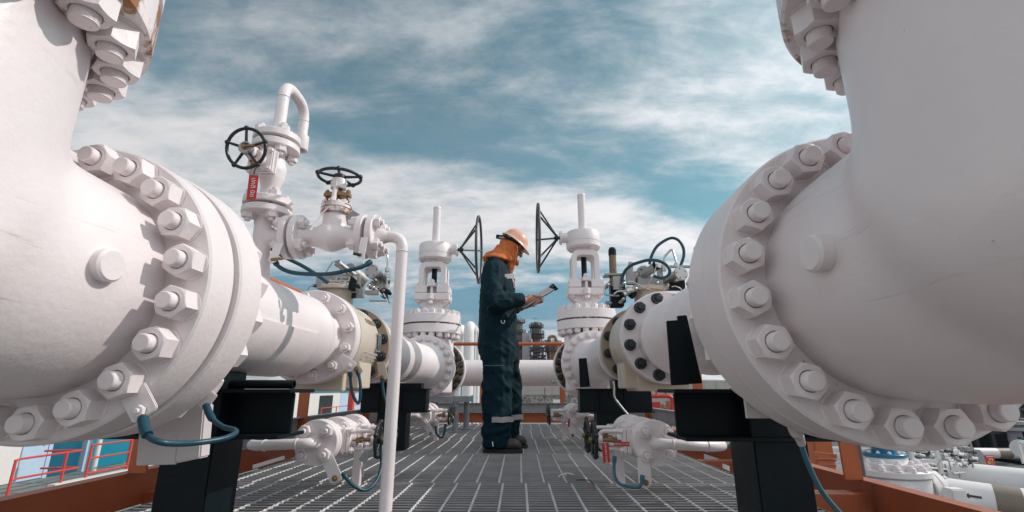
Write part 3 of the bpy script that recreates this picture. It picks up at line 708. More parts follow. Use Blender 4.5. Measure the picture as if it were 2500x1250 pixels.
for s2 in (-1, 1):
    b.cyl((xm + s2 * 0.045, BY, zb + 0.145), (xm + s2 * 0.045, BY, zb + 0.212), 0.006, n=10); b.hexa((xm + s2 * 0.045, BY, zb + 0.194), ZD, 0.018, 0.012); b.ball((xm + s2 * 0.045, BY, zb + 0.16), 0.009, n=10, m=6)
b.cyl((xm, BY, zb + 0.15), (xm, BY, zb + 0.29), 0.010, n=14); b.build('stem', 'brass', t)
b = MB(); b.cyl((xm, BY, zb + 0.255), (xm, BY, zb + 0.272), 0.015, n=16); b.build('stem_nut', 'blackw', t)
hwheel(t, (xm, BY, zb + 0.272), ZD, 0.088, 0.007, 'blackw', 5)
fl_pair(t, (xb, BY, zb), XD, 0.0925, 0.028, 0.014)
xd = at(981, 620, BY).x
pts = rnd([(xb + 0.065, BY, zb), (xd, BY, zb), (xd, BY, 0.004)], 0.062, 10)
b = MB(); b.lathe([(0.04, 0), (0.03, 0.03), (0.0235, 0.05)], (xb + 0.068, BY, zb), XD, 24); b.tube(pts, 0.0235, 24); b.torus((xd, BY, zb - 0.065), ZD, 0.0235, 0.0025, 24, 6); b.build('drain_pipe', 'white', t, sharp=50)
# earth plates
b = MB(); c0 = V((BX + 0.115, BY - 0.075, zb - 0.05))
b.prism([c0 + V((-0.018, 0, 0)), c0 + V((-0.032, -0.01, -0.07)), c0 + V((-0.02, -0.012, -0.088)), c0 + V((0.0, -0.012, -0.08)), c0 + V((0.016, 0, 0))], (0.0, -0.005, 0)); b.build('earth_plate', 'white', t)
b = MB(); b.cyl(c0 + V((-0.018, -0.018, -0.072)), c0 + V((0.03, -0.02, -0.068)), 0.006, n=10); b.build('earth_bolt', 'brass', t)
c1 = V((xb + 0.045, BY - 0.085, zb - 0.03))
b = MB(); b.prism([c1 + V((-0.012, 0, 0.0)), c1 + V((-0.014, -0.012, -0.085)), c1 + V((0.012, -0.014, -0.1)), c1 + V((0.016, 0, 0.0))], (0, -0.005, 0)); b.build('earth_plate', 'white', t)
b = MB(); b.cyl(c1 + V((0, -0.018, -0.078)), c1 + V((-0.03, -0.02, -0.072)), 0.006, n=10); b.build('earth_bolt', 'darknut', t)
# strap leaning on the globe valve and a small metal tag
b = MB(); b.tube([at(757, 562, BY - 0.1), at(792, 515, BY - 0.06), at(806, 503, BY - 0.06)], 0.004, 6); b.build('tie_strap', 'white', t)
tg = MB(); o = at(855, 528, BY - 0.03); tg.prism([o + V((-0.02, 0, 0.0)), o + V((0.012, -0.005, 0.024)), o + V((0.044, -0.01, 0.004)), o + V((-0.01, 0, -0.04))], (0, 0.002, 0))
tg.tube([o + V((0.01, 0, 0.02)), o + V((0.0, -0.01, 0.045)), o + V((-0.02, -0.02, 0.05))], 0.0025, 6)
solo('metal_tag', tg, 'tagmetal', 'small grey metal tag wired to the globe valve under the flat black handwheel', 'tag')
# red tag hanging from the upper handwheel
tl = at(609, 421, 1.68); tr = at(632, 423, 1.68); bl = at(601, 487, 1.68); br = at(624, 487, 1.68)
tt = thing('red_tag', tl, 'red tag with white Thai lettering hanging under the upper black handwheel', 'tag')
b = MB(); b.prism([tl, tr, br, bl], (0, 0.003, 0)); b.build('tag_plate', 'red', tt)
up = (tl - bl)
q = [tl - V((0, .001, 0)), tr - V((0, .001, 0)), tr - up * 0.09 - V((0, .001, 0)), tl - up * 0.09 - V((0, .001, 0))]
b = MB(); b.prism(q, (0, 0.005, 0)); b.build('tag_top', 'tagmetal', tt)
mid = (tl + tr + bl + br) / 4 - up * 0.05
text('lettering', '\u0e1b\u0e01\u0e15\u0e34 \u0e1b\u0e34\u0e14', 0.024, 'ink', tt, mid + V((0.002, -0.001, 0)), -up, (tr - tl), 0.0004)
b = MB(); b.tube([(tl + tr) / 2 - up * 0.05, (tl + tr) / 2 + V((0.002, -0.004, 0.008)), (tl + tr) / 2 + V((0.01, 0, 0.03))], 0.0022, 6); b.build('tie', 'blackw', tt)

# ------------------------------------------------------------------ actuators on the ball valves
def hexcap(b, p0, p1, r, n=28): b.cyl(p0, p1, r, n=n, ch=r * 0.06)
def act_left():
    Y = 2.76; P = lambda x, y, dy=0: at(x, y, Y + dy)
    t = thing('valve_actuator', (LX + 0.01, 2.78, 1.0), 'grey machined valve actuator with a badge plate on the left cream ball valve', 'actuator', 'actuators on the ball valves')
    b = MB(); q = P(850, 699, 0.06); b.box(q + V((0, 0.0, 0)), (0.17, 0.13, 0.125)); b.build('gear_block', 'brushed', t, bevel=0.003)
    b = MB(); b.box(P(797, 690, 0.05), (0.09, 0.1, 0.085)); b.build('side_block', 'brushed', t, bevel=0.003)
    # badge plate
    c = P(845, 681, -0.012); b = MB(); b.box(c, (0.128, 0.004, 0.030)); pl = b.build('badge_plate', 'offwhite', t, bevel=0.001)
    f = c + V((0, -0.003, 0))
    b = MB(); b.prism([f + V((-0.050, 0, 0.010)), f + V((-0.042, 0, 0.002)), f + V((-0.034, 0, 0.010)), f + V((-0.034, 0, -0.010)), f + V((-0.042, 0, -0.002)), f + V((-0.050, 0, -0.010))], (0, -0.0008, 0)); b.build('emblem', 'inkblue', pl)
    text('lettering', 'mok', 0.024, 'inkb', pl, f + V((-0.004, 0, 0.0005)), XD, ZD)
    # big round-capped cylinder
    def capcyl(p0, p1, r, rc, m='brushed', bolts=5):
        p0 = V(p0); p1 = V(p1); d = (p1 - p0).normalized()
        b = MB(); b.cyl(p0 + d * 0.012, p1, r, n=32, ch=0.003); c = b.build('cylinder', 'steel', t)
        b = MB(); b.cyl(p0, p0 + d * 0.016, rc, n=36, ch=0.0015); e = b.build('end_cap', m, c)
        a, u, v = frame(d); bb = MB()
        for k in range(bolts):
            tt = 2 * math.pi * (k + 0.3) / bolts; bb.cyl(p0 + (u * math.cos(tt) + v * math.sin(tt)) * rc * 0.76 - d * 0.001, p0 + (u * math.cos(tt) + v * math.sin(tt)) * rc * 0.76 + d * 0.005, 0.0042, n=10)
        bb.build('cap_bolts', 'darknut', c)
    capcyl(P(907, 662, -0.09), P(940, 688, 0.10), 0.036, 0.042)
    capcyl(P(823, 641, -0.10), P(868, 675, 0.02), 0.0205, 0.0215, bolts=3)
    b = MB(); b.cyl(P(856, 656, 0.03), P(858, 656, 0.06), 0.034, n=32, ch=0.002); b.cyl(P(862, 668, 0.05), P(893, 690, 0.09), 0.045, n=32); b.build('spring_housing', 'brushed', t)
    b = MB(); b.box(P(877, 646, -0.02), (0.055, 0.02, 0.018), Matrix.Rotation(R(-28), 3, 'Y')); b.build('vent_block', 'offwhite', t, bevel=0.003)
    b = MB(); b.prism([P(857, 672, -0.11), P(870, 684, -0.11), P(867, 710, -0.11), P(861, 712, -0.11), P(849, 706, -0.11), P(852, 690, -0.11)], (0, 0.012, 0)); b.build('lock_plate', 'black', t, bevel=0.001)
    b = MB(); b.tube([P(864, 697, -0.13), P(872, 698, -0.14), P(879, 703, -0.14)], [0.012, 0.013, 0.006], 10); b.box(P(864, 722, -0.03), (0.024, 0.02, 0.03)); b.build('lock_handle', 'black', t)
    # fittings
    for x, y in ((806, 686), (842, 691), (900, 697), (911, 702), (787, 699), (828, 695)):
        b = MB(); q = P(x, y, -0.06); b.ball(q, 0.0115, n=14, m=8); b.cyl(q, q + V((0.02, 0.03, -0.015)), 0.0085, n=12); b.hexa(q + V((0.004, 0.008, -0.008)), V((0.5, 0.8, -0.4)), 0.018, 0.012); b.build('tube_fitting', 'steel', t)
    for pts in ([(793, 670), (800, 657), (812, 639), (820, 638)], [(793, 670), (788, 686), (800, 698), (812, 702)], [(806, 686), (826, 686), (838, 692)], [(750, 710), (755, 699), (768, 697)]):
        b = MB(); b.tube(rnd([P(x, y, -0.08) for x, y in pts], 0.02, 4), 0.0038, 8); b.build('impulse_tube', 'steel', t)
    b = MB(); b.cyl(P(765, 698, -0.08), P(776, 697, -0.05), 0.0085, n=10); b.ball(P(777, 697, -0.05), 0.01, n=10, m=6); b.build('hose_fitting', 'blackw', t)
    # standing tube with hex fittings at the right
    b = MB(); b.tube(rnd([P(930, 619, -0.02), P(944, 619, -0.02), P(947, 632, -0.02), P(945, 660, -0.02), P(944, 705, -0.02)], 0.03, 5), 0.0062, 12)
    for yy, rr in ((657, 0.012), (672, 0.015), (697, 0.012)): b.hexa(P(945, yy + 6, -0.02), ZD, rr * 2, 0.022)
    b.cyl(P(945, 685, -0.02), P(945, 673, -0.02), 0.011, n=14); b.build('standing_tube', 'steel', t)
    # lower manifold and levers
    b = MB(); b.box(P(908, 715, -0.03), (0.07, 0.05, 0.022)); b.build('manifold', 'brushed', t, bevel=0.002)
    b = MB(); b.box(P(925, 698, 0.04), (0.07, 0.05, 0.05), Matrix.Rotation(R(35), 3, 'Y')); b.cyl(P(905, 690, 0), P(921, 706, 0), 0.016, n=16); b.build('gauge_block', 'steel', t, bevel=0.002)
    b = MB(); b.tube([P(931, 712, -0.06), P(938, 709, -0.07), P(948, 713, -0.07), P(955, 719, -0.06)], [0.013, 0.016, 0.015, 0.008], 12); b.build('lever', 'black', t)
    b = MB()
    for pts in ([(932, 715), (938, 726), (941, 730)], [(938, 714), (946, 726), (951, 740)], [(943, 716), (949, 728)], [(930, 722), (938, 729), (945, 724)]): b.tube([P(x, y, -0.07) for x, y in pts], 0.0035, 7)
    b.build('chain', 'darknut', t)
    b = MB(); b.cyl(P(902, 735, -0.02), P(944, 735, -0.02), 0.0055, n=10); b.build('pin', 'brushed', t)
    b = MB(); b.cyl(P(936, 710, -0.085), P(938, 708, -0.075), 0.009, n=14); b.build('lever_bolt', 'brass', t)
    b = MB(); b.bx(LX - 0.09, LX + 0.11, 2.69, 2.87, 0.985, 1.01); b.build('mount_plate', 'brushed', t, bevel=0.002)
    return t
act_left()
def act_right():
    Y = 2.92; P = lambda x, y, dy=0: at(x, y, Y + dy)
    t = thing('valve_actuator', (RX + 0.005, 2.95, 1.0), 'grey machined valve actuator with a brown standing cylinder on the right cream ball valve', 'actuator', 'actuators on the ball valves')
    b = MB(); b.box(P(1582, 700, 0.05), (0.155, 0.13, 0.105)); b.build('gear_block', 'brushed', t, bevel=0.003)
    b = MB(); b.cyl(P(1498, 700, 0), P(1495, 618, 0), 0.0225, n=28); c = b.build('standing_cylinder', 'brown', t)
    b = MB(); b.cyl(P(1495, 624, 0), P(1494.5, 609, 0), 0.0245, n=28, ch=0.002); b.cyl(P(1494.5, 610, 0), P(1494.5, 605, 0), 0.019, n=24, ch=0.002); b.build('cylinder_cap', 'black', c)
    b = MB(); b.box(P(1497, 673, 0), (0.115, 0.09, 0.012)); b.build('top_bracket', 'brushed', t, bevel=0.002)
    b = MB(); b.box(P(1507, 691, -0.04), (0.054, 0.02, 0.085)); b.build('cover_plate', 'brushed', t, bevel=0.002)
    b = MB(); b.box(P(1507, 712, 0.02), (0.09, 0.07, 0.15)); b.box(P(1505, 742, 0.0), (0.085, 0.06, 0.045)); b.build('solenoid', 'black', t, bevel=0.006)
    b = MB(); b.tube(rnd([P(1487, 691, -0.06), P(1476, 697, -0.06), P(1475, 716, -0.06), P(1484, 721, -0.06), P(1512, 722, -0.06)], 0.025, 5), 0.0055, 10); b.build('impulse_tube', 'steel', t)
    b = MB(); b.tube(rnd([P(1499, 718, -0.08), P(1507, 711, -0.08), P(1522, 711, -0.08), P(1530, 709, -0.08)], 0.02, 5), 0.0062, 10); b.build('impulse_tube', 'steel', t)
    b = MB(); b.cyl(P(1521, 720, -0.07), P(1551, 705, -0.05), 0.019, n=18); b.cyl(P(1527, 713, -0.07), P(1539, 708, -0.06), 0.024, n=18); b.build('solenoid_body', 'steel', t)
    b = MB(); b.cyl(P(1540, 716, -0.04), P(1548, 722, -0.05), 0.025, n=20); b.build('gauge', 'black', t)
    for x, y in ((1552, 705), (1604, 691), (1631, 696), (1485, 695), (1523, 692), (1522, 730)):
        b = MB(); q = P(x, y, -0.07); b.ball(q, 0.0115, n=14, m=8); b.cyl(q, q + V((-0.02, 0.02, -0.02)), 0.0085, n=12); b.hexa(q + V((-0.005, 0.006, -0.008)), V((-0.6, 0.6, -0.5)), 0.018, 0.014); b.build('tube_fitting', 'steel', t)
    b = MB(); b.bar(P(1534, 689, 0), P(1541, 640, 0), 0.032, 0.018, up=(0, 1, 0)); b.build('bracket_arm', 'brushed', t, bevel=0.002)
    b = MB(); b.bar(P(1613, 680, 0.06), P(1608, 648, 0.06), 0.03, 0.03, up=(0, 1, 0)); b.build('bracket_arm', 'brushed', t, bevel=0.002)
    b = MB(); b.bar(P(1540, 695, 0.01), P(1538, 664, 0.01), 0.05, 0.04, up=(0, 1, 0)); b.build('bracket_arm', 'brushed', t, bevel=0.002)
    def capcyl(p0, p1, r, rc):
        d = (p1 - p0).normalized(); b = MB(); b.cyl(p0 + d * 0.012, p1, r, n=32, ch=0.003); c = b.build('cylinder', 'steel', t)
        b = MB(); b.cyl(p0, p0 + d * 0.016, rc, n=36, ch=0.0015); b.build('end_cap', 'brushed', c)
        a, u, v = frame(d); bb = MB()
        for k in range(5):
            tt = 2 * math.pi * (k + 0.1) / 5; bb.cyl(p0 + (u * math.cos(tt) + v * math.sin(tt)) * rc * 0.76 - d * 0.001, p0 + (u * math.cos(tt) + v * math.sin(tt)) * rc * 0.76 + d * 0.005, 0.0042, n=10)
        bb.build('cap_bolts', 'darknut', c)
    capcyl(P(1664, 667, -0.10), P(1630, 690, 0.06), 0.038, 0.043)
    b = MB(); b.cyl(P(1605, 647, -0.10), P(1569, 673, 0.0), 0.026, n=28, ch=0.003); c = b.build('cylinder', 'steel', t)
    b = MB(); b.cyl(P(1607, 645, -0.11), P(1600, 650, -0.09), 0.029, n=28, ch=0.004); b.build('end_cap', 'black', c)
    b = MB(); b.cyl(P(1574, 665, 0.03), P(1570, 665, 0.06), 0.043, n=36, ch=0.002); b.tube([P(1572, 667, 0.06), P(1556, 672, 0.06), P(1545, 690, 0.06)], 0.03, 18); b.build('spring_housing', 'brushed', t)
    b = MB()
    for x, y in ((1566, 658), (1585, 676), (1566, 674)): b.cyl(P(x, y, 0.02), P(x, y, 0.035), 0.006, n=10)
    b.build('housing_bolts', 'darknut', t)
    b = MB(); b.tube(rnd([P(1621, 641, 0.02), P(1622, 627, 0.02), P(1641, 606, 0.02), P(1652, 643, -0.02), P(1653, 654, -0.02)], 0.025, 6), 0.0065, 12); b.hexa(P(1652, 652, -0.02), ZD, 0.026, 0.024); b.hexa(P(1622, 662, 0.02), ZD, 0.024, 0.05); b.build('bent_tube', 'steel', t)
    b = MB(); b.tube([P(1604, 644, -0.13), P(1596, 671, -0.12), P(1580, 700, -0.1)], 0.0038, 8); b.tube(rnd([P(1528, 690, -0.09), P(1540, 686, -0.09), P(1574, 703, -0.09), P(1588, 708, -0.09)], 0.02, 4), 0.0042, 8); b.build('impulse_tube', 'steel', t)
    b = MB(); b.bar(P(1630, 651, 0.12), P(1690, 651, 0.12), 0.03, 0.012); b.build('support_bar', 'brushed', t)
    b = MB(); b.box(P(1648, 702, 0.0), (0.10, 0.05, 0.035)); b.box(P(1660, 694, 0.02), (0.05, 0.05, 0.06)); b.build('lower_valve', 'black', t, bevel=0.004)
    b = MB(); b.tube([P(1640, 700, -0.07), P(1648, 698, -0.08), P(1660, 703, -0.08), P(1668, 712, -0.07)], 0.003, 7); b.tube([P(1486, 742, -0.03), P(1481, 747, -0.03), P(1487, 752, -0.03), P(1490, 745, -0.03)], 0.0025, 6); b.build('chain', 'steel', t)
    b = MB(); b.cyl(P(1480, 739, -0.03), P(1492, 740, -0.02), 0.011, n=14); b.build('plug', 'brushed', t)
    b = MB(); b.box(P(1608, 704, -0.03), (0.06, 0.04, 0.02)); b.build('manifold', 'brushed', t, bevel=0.002)
    b = MB(); b.bx(RX - 0.10, RX + 0.11, 2.86, 3.05, 1.01, 1.035); b.build('mount_plate', 'brushed', t, bevel=0.002)
act_right()
# blue hoses and cables
def cable(pts, Y, r, label, m='cable', name='cable', cat='cable', group=None, sub=6):
    """pts: (px, py, dY)"""
    P3 = [at(p[0], p[1], Y + (p[2] if len(p) > 2 else 0)) for p in pts]
    sp = smooth_path(P3, sub); n = len(sp); k = max(2, n // 9)
    rr = [r * (1.42 if (i < k or i >= n - k) else 1.0 + 0.02 * math.sin(i)) for i in range(n)] if 'earth' in name else r
    b = MB(); b.tube(sp, rr, 12)
    return solo(name, b, m, label, cat, group)
cable([(1519, 692), (1520, 676), (1528, 659, -.02), (1543, 647, -.04), (1562, 640, -.06), (1584, 635, -.08), (1608, 637, -.09), (1626, 646, -.09), (1635, 660, -.09), (1631, 673, -.08), (1615, 679, -.07), (1597, 674, -.05)], 2.86, 0.0098, 'teal blue hose looping low over the right actuator, the nearer of the two loops', name='hose', cat='hose')
cable([(1586, 645), (1590, 627), (1602, 604), (1620, 589), (1640, 581), (1657, 587), (1668, 605), (1669, 626), (1661, 650)], 3.05, 0.0098, 'teal blue hose looping high above the right actuator, the farther of the two loops', name='hose', cat='hose')
cable([(672, 640), (682, 652), (705, 663), (740, 668.5), (800, 669, -.02), (850, 660, -.03), (885, 651, -.02), (905, 639)], 1.83, 0.0082, 'teal earth cable slung between the two flange pairs of the bleed branch', name='earth_cable', group='blue earth cables')
cable([(650, 603), (668, 611), (700, 630), (740, 650), (775, 672), (800, 690)], 2.35, 0.0095, 'teal hose running down to the left actuator behind the slung earth cable', name='hose', cat='hose')
# white plates and earth cables on the big flanges
def plate(name, q, ext, m, label, cat='plate', bolt=None, group=None):
    t = thing(name, q[0], label, cat, group); b = MB(); b.prism(q, ext); b.build('plate', m, t, bevel=0.002)
    if bolt is not None: inst('bolt', NUT['tiny' if m == 'white' else 'tinyd'], t, bolt, -YD)
    return t
pl = [at(x, y, 1.072) for x, y in ((293, 978), (352, 932), (383, 992), (379, 1002), (330, 1034), (320, 1030))]
plate('earth_plate', pl, (0, 0.006, 0), 'white', 'white earth plate under a nut of the left elbow flange', bolt=at(345, 1003, 1.072))
pl = [at(x, y, 1.31) for x, y in ((477, 985), (512, 950), (530, 965), (500, 1005))]
plate('earth_plate', pl, (0, 0.006, 0), 'white', 'small white earth plate at the back edge of the left flange', bolt=None)
cable([(350, 1022, 0), (353, 1045, -.01), (362, 1065, -.02), (390, 1079, -.03), (430, 1083, 0), (480, 1081, .05), (540, 1072, .10), (572, 1060, .14), (573, 1050, .16), (545, 1042, .18), (518, 1022, .2), (503, 990, .22)], 1.075, 0.0064, 'teal earth cable drooping under the left elbow flange', name='earth_cable', group='blue earth cables')
b = MB(); b.tube([at(349, 1022, 1.072), at(353, 1046, 1.062), at(360, 1062, 1.055)], 0.0105, 12); solo('cable_lug', b, 'cable', 'thick teal cable lug below the white earth plate', 'cable lug')
pl = [at(x, y, 2.40) for x, y in ((822, 880), (836, 862), (868, 885), (870, 890), (855, 908), (848, 907))]
plate('earth_plate', pl, (0, 0.008, 0), 'white', 'white earth plate on the end flange of the left pipe spool', bolt=at(853, 893, 2.40))
pl = [at(x, y, 2.53) for x, y in ((862, 900), (874, 886), (886, 905), (878, 915), (866, 917))]
plate('earth_plate', pl, (0, 0.008, 0), 'cream', 'short cream earth plate on the left ball valve', bolt=at(871, 901, 2.53))
cable([(855, 902), (856, 935), (862, 965), (872, 983), (878, 978), (880, 950), (878, 925), (873, 905)], 2.42, 0.0075, 'teal earth cable hanging in a narrow loop at the left ball valve', name='earth_cable', group='blue earth cables')
pl = [at(x, y, 3.0) for x, y in ((919, 884), (939, 883), (947, 922), (942, 927), (926, 927))]
plate('earth_plate', pl, (0, 0.008, 0), 'cream', 'cream earth plate on the beige flange of the left ball valve', bolt=at(933, 921, 3.0))
cable([(933, 924), (935, 950), (940, 975), (950, 1000)], 3.0, 0.009, 'short teal earth cable hanging beside the white down pipe', name='earth_cable', group='blue earth cables')
cable([(1951, 1062), (1958, 1090), (1968, 1120), (1985, 1160), (2010, 1205), (2050, 1252), (2075, 1275)], 1.36, 0.0068, 'pale blue earth cable running down beside the right black column', 'cablel', name='earth_cable', group='blue earth cables')
b = MB(); q = at(1942, 1056, 1.30); b.tube([q + V((-0.01, 0, 0.03)), q, at(1951, 1066, 1.35), at(1957, 1085, 1.36)], [0.012, 0.014, 0.0125, 0.010], 12); solo('cable_lug', b, 'bracket', 'white cable lug under the right elbow flange', 'cable lug')
cable([(1735, 1102), (1752, 1098), (1768, 1092), (1785, 1088)], 2.3, 0.008, 'pale blue cable end beside the discharge pipe of the right drain valve', 'cablel', name='earth_cable', group='blue earth cables')
cable([(838, 1156, -.05), (850, 1173, -.06), (868, 1189, -.06), (888, 1197, -.04), (905, 1190, 0), (922, 1168, .05), (931, 1135, .1), (931, 1090, .15)], 2.1, 0.0072, 'teal earth cable drooping from the left drain valve almost to the grating', name='earth_cable', group='blue earth cables')
cable([(1501, 1115, .1), (1499, 1140, .08), (1502, 1165, .05), (1514, 1182, .0), (1535, 1187, -.04), (1556, 1190, -.06), (1565, 1183, -.07), (1569, 1160, -.07)], 2.1, 0.0066, 'pale blue earth cable drooping from the right drain valve to the grating', 'cablel', name='earth_cable', group='blue earth cables')
cable([(1497, 930), (1499, 950), (1500, 970), (1510, 985), (1522, 1000), (1534, 1014)], 3.55, 0.0085, 'grey steel conduit bending down in front of the right black box support', 'steel', name='conduit', cat='conduit')
cable([(1063, 1040), (1066, 1058), (1075, 1068), (1084, 1060), (1088, 1035)], 4.15, 0.009, 'teal earth cable under the back left drain valve', name='earth_cable', group='blue earth cables')
# red tags and metal tags on the drain valves
q = [at(x, y, 2.12) for x, y in ((1469, 1082), (1486, 1081), (1490, 1129), (1473, 1130))]
tt = thing('red_tag', q[0], 'red tag hanging upright from the right drain valve handwheel', 'tag')
b = MB(); b.prism(q, (0, 0.002, 0)); b.build('tag_plate', 'red', tt)
text('lettering', 'NORMALLY CLOSE', 0.0098, 'ink', tt, (q[0] + q[1] + q[2] + q[3]) / 4 + V((0, -0.001, 0)), q[3] - q[0], -(q[1] - q[0]) * -1, 0.0003)
q = [at(x, y, 2.02) for x, y in ((1498, 1078), (1537, 1079), (1538, 1090), (1499, 1089))]
tt = thing('red_tag', q[0], 'red tag lying level under the stem of the right drain valve', 'tag')
b = MB(); b.prism(q, (0, 0.002, 0)); b.build('tag_plate', 'red', tt)
text('lettering', 'NORMALLY CLOSE', 0.0085, 'ink', tt, (q[0] + q[1] + q[2] + q[3]) / 4 + V((0, -0.001, 0)), q[1] - q[0], -(q[3] - q[0]), 0.0003)
b = MB(); b.prism([at(x, y, 2.15) for x, y in ((892, 1097), (904, 1105), (894, 1132), (878, 1126), (876, 1120))], (0, 0.002, 0)); b.cyl(at(888, 1130, 2.15), at(885, 1164, 2.15), 0.004, n=8); b.tube([at(886, 1083, 2.12), at(889, 1095, 2.15), at(892, 1100, 2.15)], 0.002, 6)
solo('metal_tag', b, 'tagmetal', 'grey metal tag wired to the left drain valve', 'tag')
b = MB(); b.prism([at(x, y, 4.1) for x, y in ((1388, 1022), (1392, 1022), (1390, 1042), (1385, 1044))], (0, 0.003, 0)); solo('red_tag', b, 'red', 'tiny red tag under the back right drain valve', 'tag')
# ------------------------------------------------------------------ grating panels
GX0, GX1 = -1.445, 1.12
BARP = 0.0412
def panel(y0, y1, off, label):
    t = thing('grating_panel', ((GX0 + GX1) / 2, (y0 + y1) / 2, -0.035), label, 'floor grating', 'steel grating panels of the walkway')
    b = MB(); n = int((y1 - y0 - 0.012) / BARP); pit = (y1 - y0 - 0.012) / n
    for i in range(n + 1):
        y = y0 + 0.006 + i * pit; th = 0.0032 if 0 < i < n else 0.005
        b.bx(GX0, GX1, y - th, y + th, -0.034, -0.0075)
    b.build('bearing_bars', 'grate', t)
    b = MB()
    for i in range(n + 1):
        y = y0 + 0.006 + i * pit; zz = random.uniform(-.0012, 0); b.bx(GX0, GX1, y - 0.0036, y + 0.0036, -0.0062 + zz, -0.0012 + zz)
    b.build('brightened_bar_tops', 'bartop', t)
    b = MB(); x = GX0 + 0.05 + (off - GX0 - 0.05) % 0.1075
    while x < GX1 - 0.02:
        pts = []; m = int((y1 - y0) / 0.012); rings = []
        ph = random.random() * 6
        for i in range(m + 1):
            y = y0 + 0.004 + (y1 - y0 - 0.008) * i / m; a = ph + i * 0.55
            rings.append(b.ring([(x + 0.0058 * math.cos(a + k * math.pi / 2), y, -0.0045 + 0.0058 * math.sin(a + k * math.pi / 2)) for k in range(4)]))
        for i in range(m): b.bridge(rings[i], rings[i + 1])
        x += 0.1075
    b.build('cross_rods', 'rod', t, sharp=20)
    for xx in (GX0, GX1):
        b = MB(); b.bx(xx - 0.0025, xx + 0.0025, y0 + 0.002, y1 - 0.002, -0.034, -0.001); b.build('edge_bar', 'grate', t)
panel(0.42, 1.44, 0.03, 'grating panel nearest the viewer, under the big elbow flanges')
panel(1.44, 2.468, 0.030, 'grating panel below the two nearest drain valves')
panel(2.474, 3.502, 0.010, 'grating panel just in front of the boots of the worker')
panel(3.508, 4.53, 0.028, 'grating panel under the boots of the worker')
panel(4.536, 5.53, 0.012, 'grating panel behind the boots, under the grey pipe stand')
panel(5.536, 6.50, 0.030, 'farthest grating panel, in front of the orange cross beam')
b = MB(); b.bx(-1.4, 1.1, 3.500, 3.512, -0.006, -0.001)
# platform joists below the grating
for y in (0.43, 1.44, 2.47, 3.505, 4.533, 5.533, 6.49):
    b = MB(); b.bx(-1.75, 1.6, y - 0.05, y + 0.05, -0.20, -0.036); solo('floor_joist', b, 'orangeb', 'orange steel joist under a joint of the walkway grating', 'beam', 'joists under the grating')
# odds and ends lying on the grating
b = MB(); b.tube(smooth_path([at(1363, 1165, 2.55), at(1368, 1160, 2.56), at(1380, 1155.5, 2.57), at(1392, 1156, 2.56), at(1400, 1159, 2.55)]), 0.0022, 6); b.tube([at(1379, 1155, 2.57), at(1381, 1162, 2.55)], 0.002, 6)
solo('cable_tie', b, 'ink', 'white cable tie end lying on the grating in front of the worker', 'cable tie')
b = MB(); b.tube(smooth_path([at(1408, 1172, 2.48), at(1425, 1171.5, 2.49), at(1440, 1173, 2.48), at(1451, 1184, 2.40)]), 0.0022, 6); solo('wire', b, 'blackw', 'short black wire lying on the grating', 'wire')
b = MB(); b.tube(smooth_path([at(1436, 1186, 2.40), at(1442, 1192, 2.36), at(1449, 1197, 2.33)]), 0.0028, 6); solo('wire', b, 'orange', 'short rusty orange wire lying on the grating', 'wire')

# ------------------------------------------------------------------ edge beams, kick plates, handrails
XL, XR, YF = -1.75, 1.60, 8.0
def channel(b, x0, y0, x1, y1, z0, z1, w, sd):
    """C section between two points; flanges point to side sd"""
    d = V((x1 - x0, y1 - y0, 0)).normalized(); n = V((-d.y, d.x, 0)) * sd
    p0 = V((x0, y0, 0)); e = V((x1 - x0, y1 - y0, 0)); t = 0.008
    q = [(0, z0), (w, z0), (w, z0 + t), (t, z0 + t), (t, z1 - t), (w, z1 - t), (w, z1), (0, z1)]
    b.prism([p0 + n * a + ZD * z for a, z in q], e)
ZT = {XR: (-0.112, 0.018)}
for (x0, y0, x1, y1, sd, lab) in ((XL, 0.2, XL, YF, 1, 'orange edge beam along the left side of the platform'), (XR, 0.2, XR, YF, -1, 'orange edge beam along the right side of the platform'), (XL, YF, XR, YF, 1, 'orange edge beam across the far end of the platform')):
    b = MB(); zz = ZT.get(x0, (-0.085, 0.062)); channel(b, x0, y0, x1, y1, zz[0], zz[1], 0.07, sd); solo('edge_beam', b, 'orangeb', lab, 'beam', 'orange edge beams', bevel=0.002)
for (x0, y0, x1, y1, sd, lab) in ((XL + 0.01, 2.9, XL + 0.01, YF - 0.02, 1, 'grey galvanised kick plate along the left side'), (XR - 0.01, 3.0, XR - 0.01, YF - 0.02, -1, 'grey galvanised kick plate along the right side'), (XL, YF - 0.01, XR, YF - 0.01, 1, 'grey galvanised kick plate across the far end, behind the worker')):
    b = MB(); channel(b, x0, y0, x1, y1, 0.066, 0.215, 0.045, -sd); solo('kick_plate', b, 'galv', lab, 'kick plate', 'galvanised kick plates')
def hrail(pts, posts, label, legs):
    t = thing('handrail', posts[0], label, 'handrail', 'orange handrails of the platform')
    b = MB(); b.tube(pts, 0.029, 20); b.build('rail', 'orange', t)
    for p in posts:
        b = MB(); x, y = p[0], p[1]
        # angle-section post standing on the beam
        w = 0.085
        sx = 1 if x < 0 else -1
        b.bx(x, x + sx * w, y - 0.006, y + 0.006, legs, 1.125); b.bx(x, x + sx * 0.012, y + 0.008, y + w, legs, 1.125)
        b.build('post', 'orange', t, bevel=0.002)
hrail([(XL, 1.2, 1.16), (XL, YF, 1.16)], [(XL, y, 0) for y in (2.3, 3.95, 5.6, 7.2)], 'orange handrail along the left side, its pipe showing above the white pipe', 0.064)
hrail([(XR, 1.2, 1.16), (XR, YF, 1.16)], [(XR, y, 0) for y in (2.45, 4.35, 6.1, 7.6)], 'orange handrail along the right side of the platform', 0.02)
